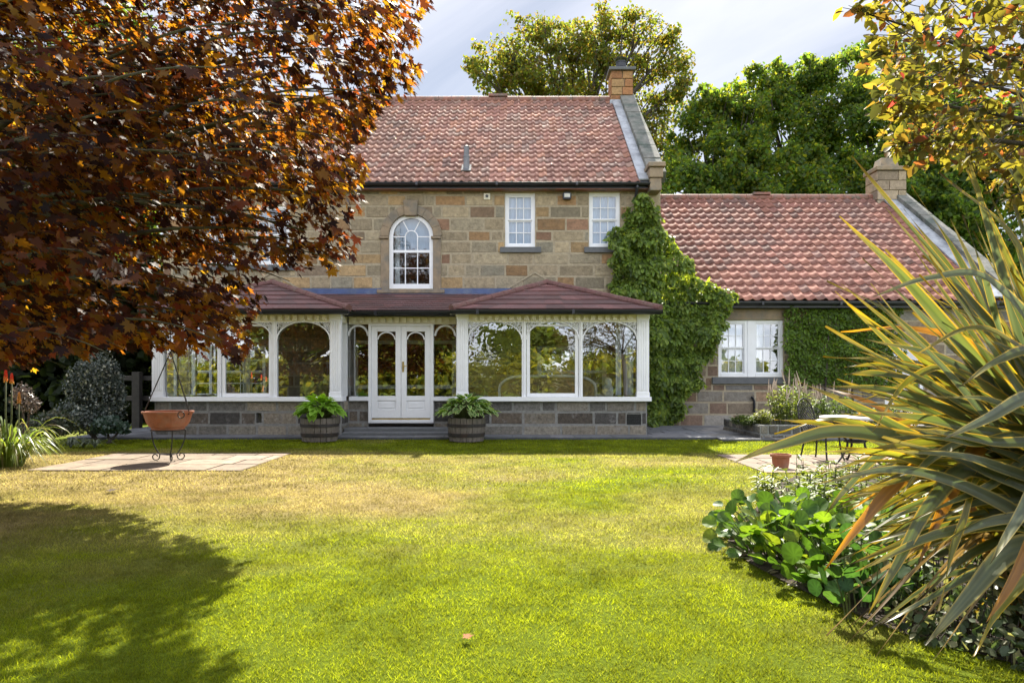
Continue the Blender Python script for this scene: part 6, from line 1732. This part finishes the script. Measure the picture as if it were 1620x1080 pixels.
# ------------------------------------------------------------------ raised stone bed with its plants
rb = thing('raised_bed', 'low rough stone raised bed wall at the corner of the path', 'raised bed', (6.4, 15.4, .05))
mb = MB(); RBP = [((.16, .145, .12), 4), ((.12, .115, .10), 3), ((.20, .175, .14), 2), ((.09, .085, .075), 2)]
masonry(mb, 5.28, 9.5, .03, .33, 14.52, [], RBP, ch=(.09, .13), cw=(.16, .38), joint=.007)
masonry(mb, 14.52, 17.0, .03, .33, 5.27, [], RBP, ch=(.09, .13), cw=(.16, .38), joint=.007, ax='y', sgn=1)
w_ = mb.build('wall', M['stone'], rb, col=True)
mb = MB(); mb.box(5.28, 9.5, 14.53, 14.78, .0, .325); mb.box(5.28, 5.52, 14.781, 17.0, .0, .325); mb.build('wall_core', M['mortar_grey'], w_)
mb = MB(); mb.add([(5.5, 14.7, .28), (9.5, 14.7, .28), (9.5, 17.2, .28), (5.5, 17.2, .28)], [(0, 1, 2, 3)]); mb.build('soil', M['soil'], rb)
def spiky(label, x, y, z, rx, ry, h, n_, pal, spikes=0, lsize=.09, group='plants in the raised bed', name='flowering_perennial'):
    t = thing(name, label, 'plant', (x, y, z), group)
    mb = MB(); LP, LD, LN = [], [], []; fl_ = MB()
    for i in range(n_):
        a, r = rnd.uniform(0, 6.28), math.sqrt(rnd.random())
        bx_, by_ = x + r * rx * .7 * math.cos(a), y + r * ry * .7 * math.sin(a)
        hh = h * (1 - .35 * r * r) * rnd.uniform(.8, 1.1); ex, ey = bx_ + r * rx * .35 * math.cos(a), by_ + r * ry * .35 * math.sin(a)
        mb.tube([(bx_, by_, z), ((bx_ + ex) / 2, (by_ + ey) / 2, z + hh * .5), (ex, ey, z + hh)], [.006, .005, .003], 4)
        for q in range(16):
            f = rnd.uniform(.15, 1.0); an = rnd.uniform(0, 6.28)
            LP.append((bx_ + (ex - bx_) * f, by_ + (ey - by_) * f, z + hh * f)); LD.append((math.cos(an), math.sin(an), rnd.uniform(-.1, .8))); LN.append((-math.cos(an) * .4, -math.sin(an) * .4, 1))
        if i < spikes:
            tx_, ty_ = ex + rnd.uniform(-.1, .1), ey + rnd.uniform(-.05, .05)
            fl_.tube([(ex, ey, z + hh), ((ex + tx_) / 2, ey, z + hh + .12), (tx_, ty_, z + hh + rnd.uniform(.25, .4))], [.010, .017, .004], 6)
    LP, LD, LN = map(np.array, (LP, LD, LN))
    leaves_mesh('foliage', LP, lsize * rng.uniform(.6, 1.25, len(LP)), LN, LD, tmpl_ellipse(.15, .05, .12), BLEAF, t, palette_cols(len(LP), pal, .25))
    mb.build('stems', M['stemgreen'], t)
    if spikes: fl_.build('flower_spikes', M['spike'], t)
    return t
M['spike'] = mat('faded_flower_spike', (.42, .33, .26), rough=.9, nscale=30, namt=.4)
LG = [(.12, .16, .04), (.16, .19, .05), (.09, .13, .035)]
spiky('tall bushy perennial with pale flower spikes in the raised bed under the wing window', PX(1252, 15.1), 15.15, .28, .55, .45, .92, 75, LG, 22, .12)
spiky('low grey green plant at the left end of the raised bed', PX(1185, 15.0), 15.2, .28, .32, .4, .22, 50, [(.05, .08, .03), (.07, .10, .035)], 0, .09)
spiky('short yellow green plant between the low plant and the tall spiked one', PX(1206, 15), 14.95, .28, .2, .25, .36, 34, [(.15, .16, .05), (.11, .14, .04)], 0, .09)
spiky('dense green plant in the raised bed behind the iron chair', PX(1325, 15.2), 15.3, .28, .5, .4, .7, 55, [(.06, .10, .025), (.08, .12, .03)], 8, .11)
spiky('dark green plant in the raised bed right of the chairs', PX(1420, 15.2), 15.4, .28, .6, .4, .5, 50, [(.05, .09, .025), (.07, .10, .03)], 0, .11)
mg = thing('marigold', 'clump of small orange flowers in the raised bed seen between the flax leaves', 'flowers', (PX(1366, 14.85), 14.85, .28))
M['orange'] = mat('orange_petal', (.75, .30, .02), rough=.7, nscale=20, namt=.2)
q = np.array(spread(60, PX(1350, 14.85), PX(1385, 14.85), 14.75, 14.95, .30, .52)); leaves_mesh('foliage', q, np.full(60, .08), rng.normal(0, .5, q.shape) + np.array([0, 0, 1]), rng.normal(0, 1, q.shape), tmpl_ellipse(.2), BLEAF, mg, palette_cols(60, LG, .2))
for i in range(14):
    mb = MB(); a, b_, c = rnd.uniform(PX(1350, 14.8), PX(1384, 14.8)), rnd.uniform(14.7, 14.9), rnd.uniform(.42, .60)
    mb.lathe([(0, c - .012), (.03, c), (.034, c + .012), (.015, c + .02), (0, c + .018)], a, b_, 9); mb.build('flower', M['orange'], mg)

# ------------------------------------------------------------------ left bed: poker plant, shrub, fence
kx, ky = PX(12, 10.2), 10.2
kn = thing('red_hot_poker', 'red hot poker plant with arching grassy leaves at the left edge', 'plant', (kx, ky, 0))
FV, FF, FC, FT = [], [], [], []
KG = [((.11, .16, .03), (.36, .46, .05)), ((.15, .19, .04), (.45, .50, .06)), ((.075, .12, .03), (.25, .36, .04)), ((.20, .17, .07), (.4, .33, .1))]
tot = 0
for i in range(330):
    a = rnd.uniform(0, 6.28); Ln = rnd.uniform(.5, 1.05); d_ = np.array([math.cos(a), math.sin(a), 0]); b_ = np.array([kx, ky, .0]) + d_ * rnd.uniform(0, .2)
    up = rnd.uniform(.6, 1.2)
    C = bez(b_, b_ + d_ * Ln * .30 + np.array([0, 0, Ln * up]), b_ + d_ * Ln * rnd.uniform(.6, .85) + np.array([0, 0, max(.04, Ln * (up - .62) * rnd.uniform(.5, 1))]), 8)
    sd = np.array([-d_[1], d_[0], 0]) + rng.normal(0, .2, 3); sd /= np.linalg.norm(sd)
    w = rnd.uniform(.009, .016) * np.clip((1 - np.linspace(0, 1, 8)) * 2, 0.05, 1)[:, None]
    V = np.empty((8, 2, 3)); V[:, 0] = C - sd * w; V[:, 1] = C + sd * w
    c, tr_c = KG[rnd.choices(range(4), [4, 3, 3, 1])[0]]
    FV.append(V.reshape(-1, 3)); FC.append(np.tile(c, (16, 1))); FT.append(np.tile(tr_c, (16, 1)))
    FF += [(tot + 2 * j, tot + 2 * j + 1, tot + 2 * j + 3, tot + 2 * j + 2) for j in range(7)]; tot += 16
np_mesh('leaves', np.concatenate(FV), [np.array(FF)], FLAX, kn, col=np.concatenate(FC), tr=np.concatenate(FT))
m, n, l, out = new_mat('poker_flower')
b = n.new('ShaderNodeBsdfPrincipled'); a_ = n.new('ShaderNodeAttribute'); a_.attribute_name = 'Col'; l.new(a_.outputs[0], b.inputs['Base Color']); l.new(b.outputs[0], out.inputs[0]); b.inputs['Roughness'].default_value = .6
M['poker'] = m
for (fx_, y0, y1, cc) in ((9, 585, 604, None), (18.5, 592, 606, None), (30, 622, 637, (.6, .28, .06)), (-8, 578, 598, None)):
    mb = MB(); Yk = 10.2 + rnd.uniform(-.1, .1); x = PX(fx_, Yk); z0, z1 = PZ(y1, Yk), PZ(y0, Yk)
    for k in range(90):
        f = rnd.random(); zz = z0 + (z1 - z0) * f; an = rnd.uniform(0, 6.28); r_ = .030 * (1 - .55 * f) ; 
        c = cc or tuple(np.array((.75, .42, .06)) * (1 - min(1, f * 1.6)) + np.array((.75, .06, .02)) * min(1, f * 1.6))
        mb.tube([(x + .008 * math.cos(an), Yk + .008 * math.sin(an), zz + .02), (x + r_ * math.cos(an), Yk + r_ * math.sin(an), zz - .012)], [.004, .006], 4, c)
    st_ = MB(); st_.tube([(kx + rnd.uniform(-.06, .06), ky, .02), (x, Yk, z0 * .6), (x, Yk, z1)], [.012, .010, .008], 6)
    s_ = st_.build('flower_stem', M['stemgreen'], kn, smooth=True)
    mb.build('flower_head', M['poker'], s_, col=True)
VAR = leaf_mat('evergreen_shrub_leaves', fac=.25, rough=.35, spec=.6)
def shrub(name, label, x, y, blobs, n_, size, pal, w=None, group=None):
    t = thing(name, label, 'shrub', (x, y, 0), group)
    bl = np.array(blobs, float); v = bl[:, 3] * bl[:, 5]; v /= v.sum(); Q, O = [], []
    for b_, f in zip(bl, v):
        k = int(n_ * f); d_ = rand_dir(k); Q.append(b_[:3] + d_ * rng.random((k, 1)) ** .35 * b_[3:6] * (.8 + .4 * fbm(d_ * 3 + b_[:3], 5, 2)[:, None])); O.append(d_)
    Q, O = np.concatenate(Q), np.concatenate(O); k = Q[:, 2] > .03; Q, O = Q[k], O[k]
    leaves_mesh('foliage', Q, size * rng.uniform(.6, 1.3, len(Q)), O + rng.normal(0, .5, O.shape), rng.normal(0, .7, O.shape) + np.array([0, 0, .6]), tmpl_ellipse(.3, .05, .06), VAR, t, palette_cols(len(Q), pal, .25, w))
    mb = MB()
    for b_ in bl: mb.tube([(x + rnd.uniform(-.05, .05), y, 0), ((x + b_[0]) / 2, (y + b_[1]) / 2, b_[2] * .5), tuple(b_[:3])], [.03, .022, .01], 6)
    mb.build('stem', M['bark'], t)
    return t
sx_, sy_ = PX(150, 14.6), 14.6
def B_(px, py, Y, rx, rz): k = Y / F; return (PX(px, Y), Y, PZ(py, Y), rx * k, rx * k, rz * k)
shrub('variegated_shrub', 'tall small leaved shrub with silvery edges in front of the dark fence', sx_, sy_, [B_(155, 600, 14.6, 32, 50), B_(125, 610, 14.5, 22, 36), B_(165, 640, 14.6, 34, 40), B_(115, 655, 14.4, 26, 26), B_(140, 665, 14.3, 40, 24), B_(180, 615, 14.8, 16, 40)],
      8500, .06, [(.05, .07, .055), (.07, .09, .07), (.30, .31, .24), (.035, .05, .04)], [4, 3, 1.6, 3])
shrub('low_shrub', 'low dark green mound at the foot of the variegated shrub', PX(85, 13.4), 13.4, [B_(85, 672, 13.4, 34, 20), B_(60, 680, 13.2, 24, 14)], 2200, .07, [(.04, .065, .03), (.06, .08, .04), (.10, .10, .06)], group='low plants of the left bed')
shrub('low_shrub', 'blue green low clump beside the path at the fence post', PX(172, 13.9), 13.9, [B_(170, 674, 13.9, 22, 13), B_(192, 678, 13.9, 12, 9)], 1300, .085, [(.045, .085, .06), (.06, .10, .07)], group='low plants of the left bed')
shrub('dry_shrub', 'dry brownish flower stems behind the red hot poker', PX(38, 11.3), 11.3, [B_(36, 628, 11.3, 16, 22), B_(48, 640, 11.3, 14, 16)], 700, .045, [(.16, .12, .10), (.10, .08, .07)], group='low plants of the left bed')
# grassy tuft
tf_ = thing('grass_tuft', 'tuft of narrow blue green leaves arching over the lawn edge left of the patio', 'plant', (PX(130, 12.9), 12.9, 0), 'low plants of the left bed')
FV, FF, FC = [], [], []; tot = 0
for i in range(130):
    cx_ = PX(rnd.choice((112, 132, 150)), 12.9); a = rnd.uniform(0, 6.28); Ln = rnd.uniform(.25, .5); d_ = np.array([math.cos(a), math.sin(a), 0]); b_ = np.array([cx_, 12.9, 0.])
    C = bez(b_, b_ + d_ * Ln * .3 + np.array([0, 0, Ln * .7]), b_ + d_ * Ln * .95 + np.array([0, 0, .06]), 6); sd = np.array([-d_[1], d_[0], 0]); w = .009 * np.clip((1 - np.linspace(0, 1, 6)) * 2, .05, 1)[:, None]
    V = np.empty((6, 2, 3)); V[:, 0] = C - sd * w; V[:, 1] = C + sd * w; FV.append(V.reshape(-1, 3)); FC.append(np.tile(np.array((.10, .125, .075)) * rnd.uniform(.7, 1.4), (12, 1)))
    FF += [(tot + 2 * j, tot + 2 * j + 1, tot + 2 * j + 3, tot + 2 * j + 2) for j in range(5)]; tot += 12
np_mesh('leaves', np.concatenate(FV), [np.array(FF)], VAR, tf_, col=np.concatenate(FC))
for i, (px1, yb_, r_) in enumerate(((66, 686, .17), (84, 690, .13), (50, 684, .14))):
    Ye = F * H / (yb_ - CY); x = PX(px1, Ye); d0 = rand_dir(60)
    mb = MB(); mb.lathe([(0, 0), (r_, .0), (r_ * 1.02, .1), (r_ * .9, .2), (r_ * .5, .235), (0, .24)], x, Ye, 9)
    mb.v = [(a + rnd.uniform(-.02, .02), b_ + rnd.uniform(-.02, .02), c) for a, b_, c in mb.v]
    o = mb.build('edging_stone', M['coping'], None, bevel=.015); tag(o, ['largest grey edging stone of the left bed', 'grey edging stone nearest the patio in the left bed', 'grey edging stone nearest the red hot poker'][i], 'stone', 'edging stones of the left bed')
fen = thing('rail_fence', 'dark post and rail fence in the shade left of the conservatory', 'fence', (PX(217, 17.5), 17.5, 0))
for p_ in (217,):
    mb = MB(); x = PX(p_, 17.5); mb.box(x - .1, x + .1, 17.42, 17.58, 0, PZ(588, 17.5)); mb.build('post', M['fence'], fen, bevel=.01)
for yy_ in (598, 630):
    mb = MB(); z = PZ(yy_, 17.5); mb.box(PX(175, 17.5), PX(243, 17.5), 17.6, 17.64, z - .06, z + .06); mb.build('rail', M['fence'], fen, bevel=.006)

# ------------------------------------------------------------------ inside the conservatory
sf = thing('wicker_sofa', 'rounded wicker sofa with white trim inside the right conservatory bay', 'sofa', (.85, 16.7, .12))
mb = MB(); sh = [(-.25, .5), (-.3, 1.05), (-.2, 1.25), (.1, 1.36), (.85, 1.38), (1.6, 1.36), (1.9, 1.25), (2.0, 1.05), (1.95, .5)]
mb.prism(sh, 16.3, 16.36); mb.box(-.2, 1.9, 16.361, 17.1, .35, .5); mb.box(-.3, -.2, 16.37, 17.1, .2, .75); mb.box(1.9, 2.0, 16.37, 17.1, .2, .75); mb.build('body', M['wicker'], sf)
mb = MB(); mb.tube([(x, 16.28, z) for x, z in catmull([(x, z, 0) for x, z in sh], 40)[:, :2]], .035, 8); mb.build('trim', M['cushion'], sf)
for x in (-.22, 1.92):
    for yy_ in (16.36, 17.05): mb = MB(); mb.tube([(x, yy_, .12), (x, yy_, .4)], .03, 8); mb.build('leg', M['wicker'], sf)
mb = MB(); mb.box(-.15, 1.85, 16.45, 17.08, .502, .62); mb.build('cushion', M['cushion'], sf, bevel=.04)
vs_ = thing('vase', 'white china ornament on the window board in the right conservatory bay', 'vase', (PX(965, 15.75), 15.75, ZS1))
mb = MB(); z = ZS1 - .01; mb.lathe([(0, z), (.10, z), (.13, z + .08), (.12, z + .2), (.075, z + .28), (.09, z + .36), (.07, z + .42), (.0, z + .44)], PX(962, 15.75), 15.75, 20); mb.build('body', M['cushion'], vs_, smooth=True)
mb = MB(); mb.box(PX(922, 15.7), PX(1003, 15.7), 15.6, 15.95, ZS1 - .045, ZS1 - .011); 
o = mb.build('window_board', M['white'], cons)
cu = curtain_mesh(cons, PX(975, 15.9), PX(1003, 15.9), ZS1 + .02, ZT + .05, 16.0, [(0, .32), (.6, 1)]); 
curtain_mesh(cons, PX(384, 16.2), PX(396, 16.2), ZS1 + .02, ZT + .05, 16.2, [(0, 1)])

# ------------------------------------------------------------------ small things on the lawn
for (px1, py1, s_, lab, c) in ((736, 1017, .06, 'orange brown fallen leaf lying on the lawn in the foreground', (.20, .07, .02)), (173, 780, .14, 'dark curled fallen leaf on the dry lawn below the patio', (.05, .03, .018))):
    x, y = G(px1, py1); tv, tf = tmpl_maple()
    LF = mat('dead_leaf', c, rough=.9, nscale=30, namt=.3)
    V = np.column_stack([x + tv[:, 0] * s_ * 1.3, y + tv[:, 1] * s_ * 1.6, .035 + np.abs(tv[:, 2]) * s_ * 2.5])
    o = np_mesh('fallen_leaf', V, [tf], LF); tag(o, lab, 'leaf', 'fallen leaves on the lawn')
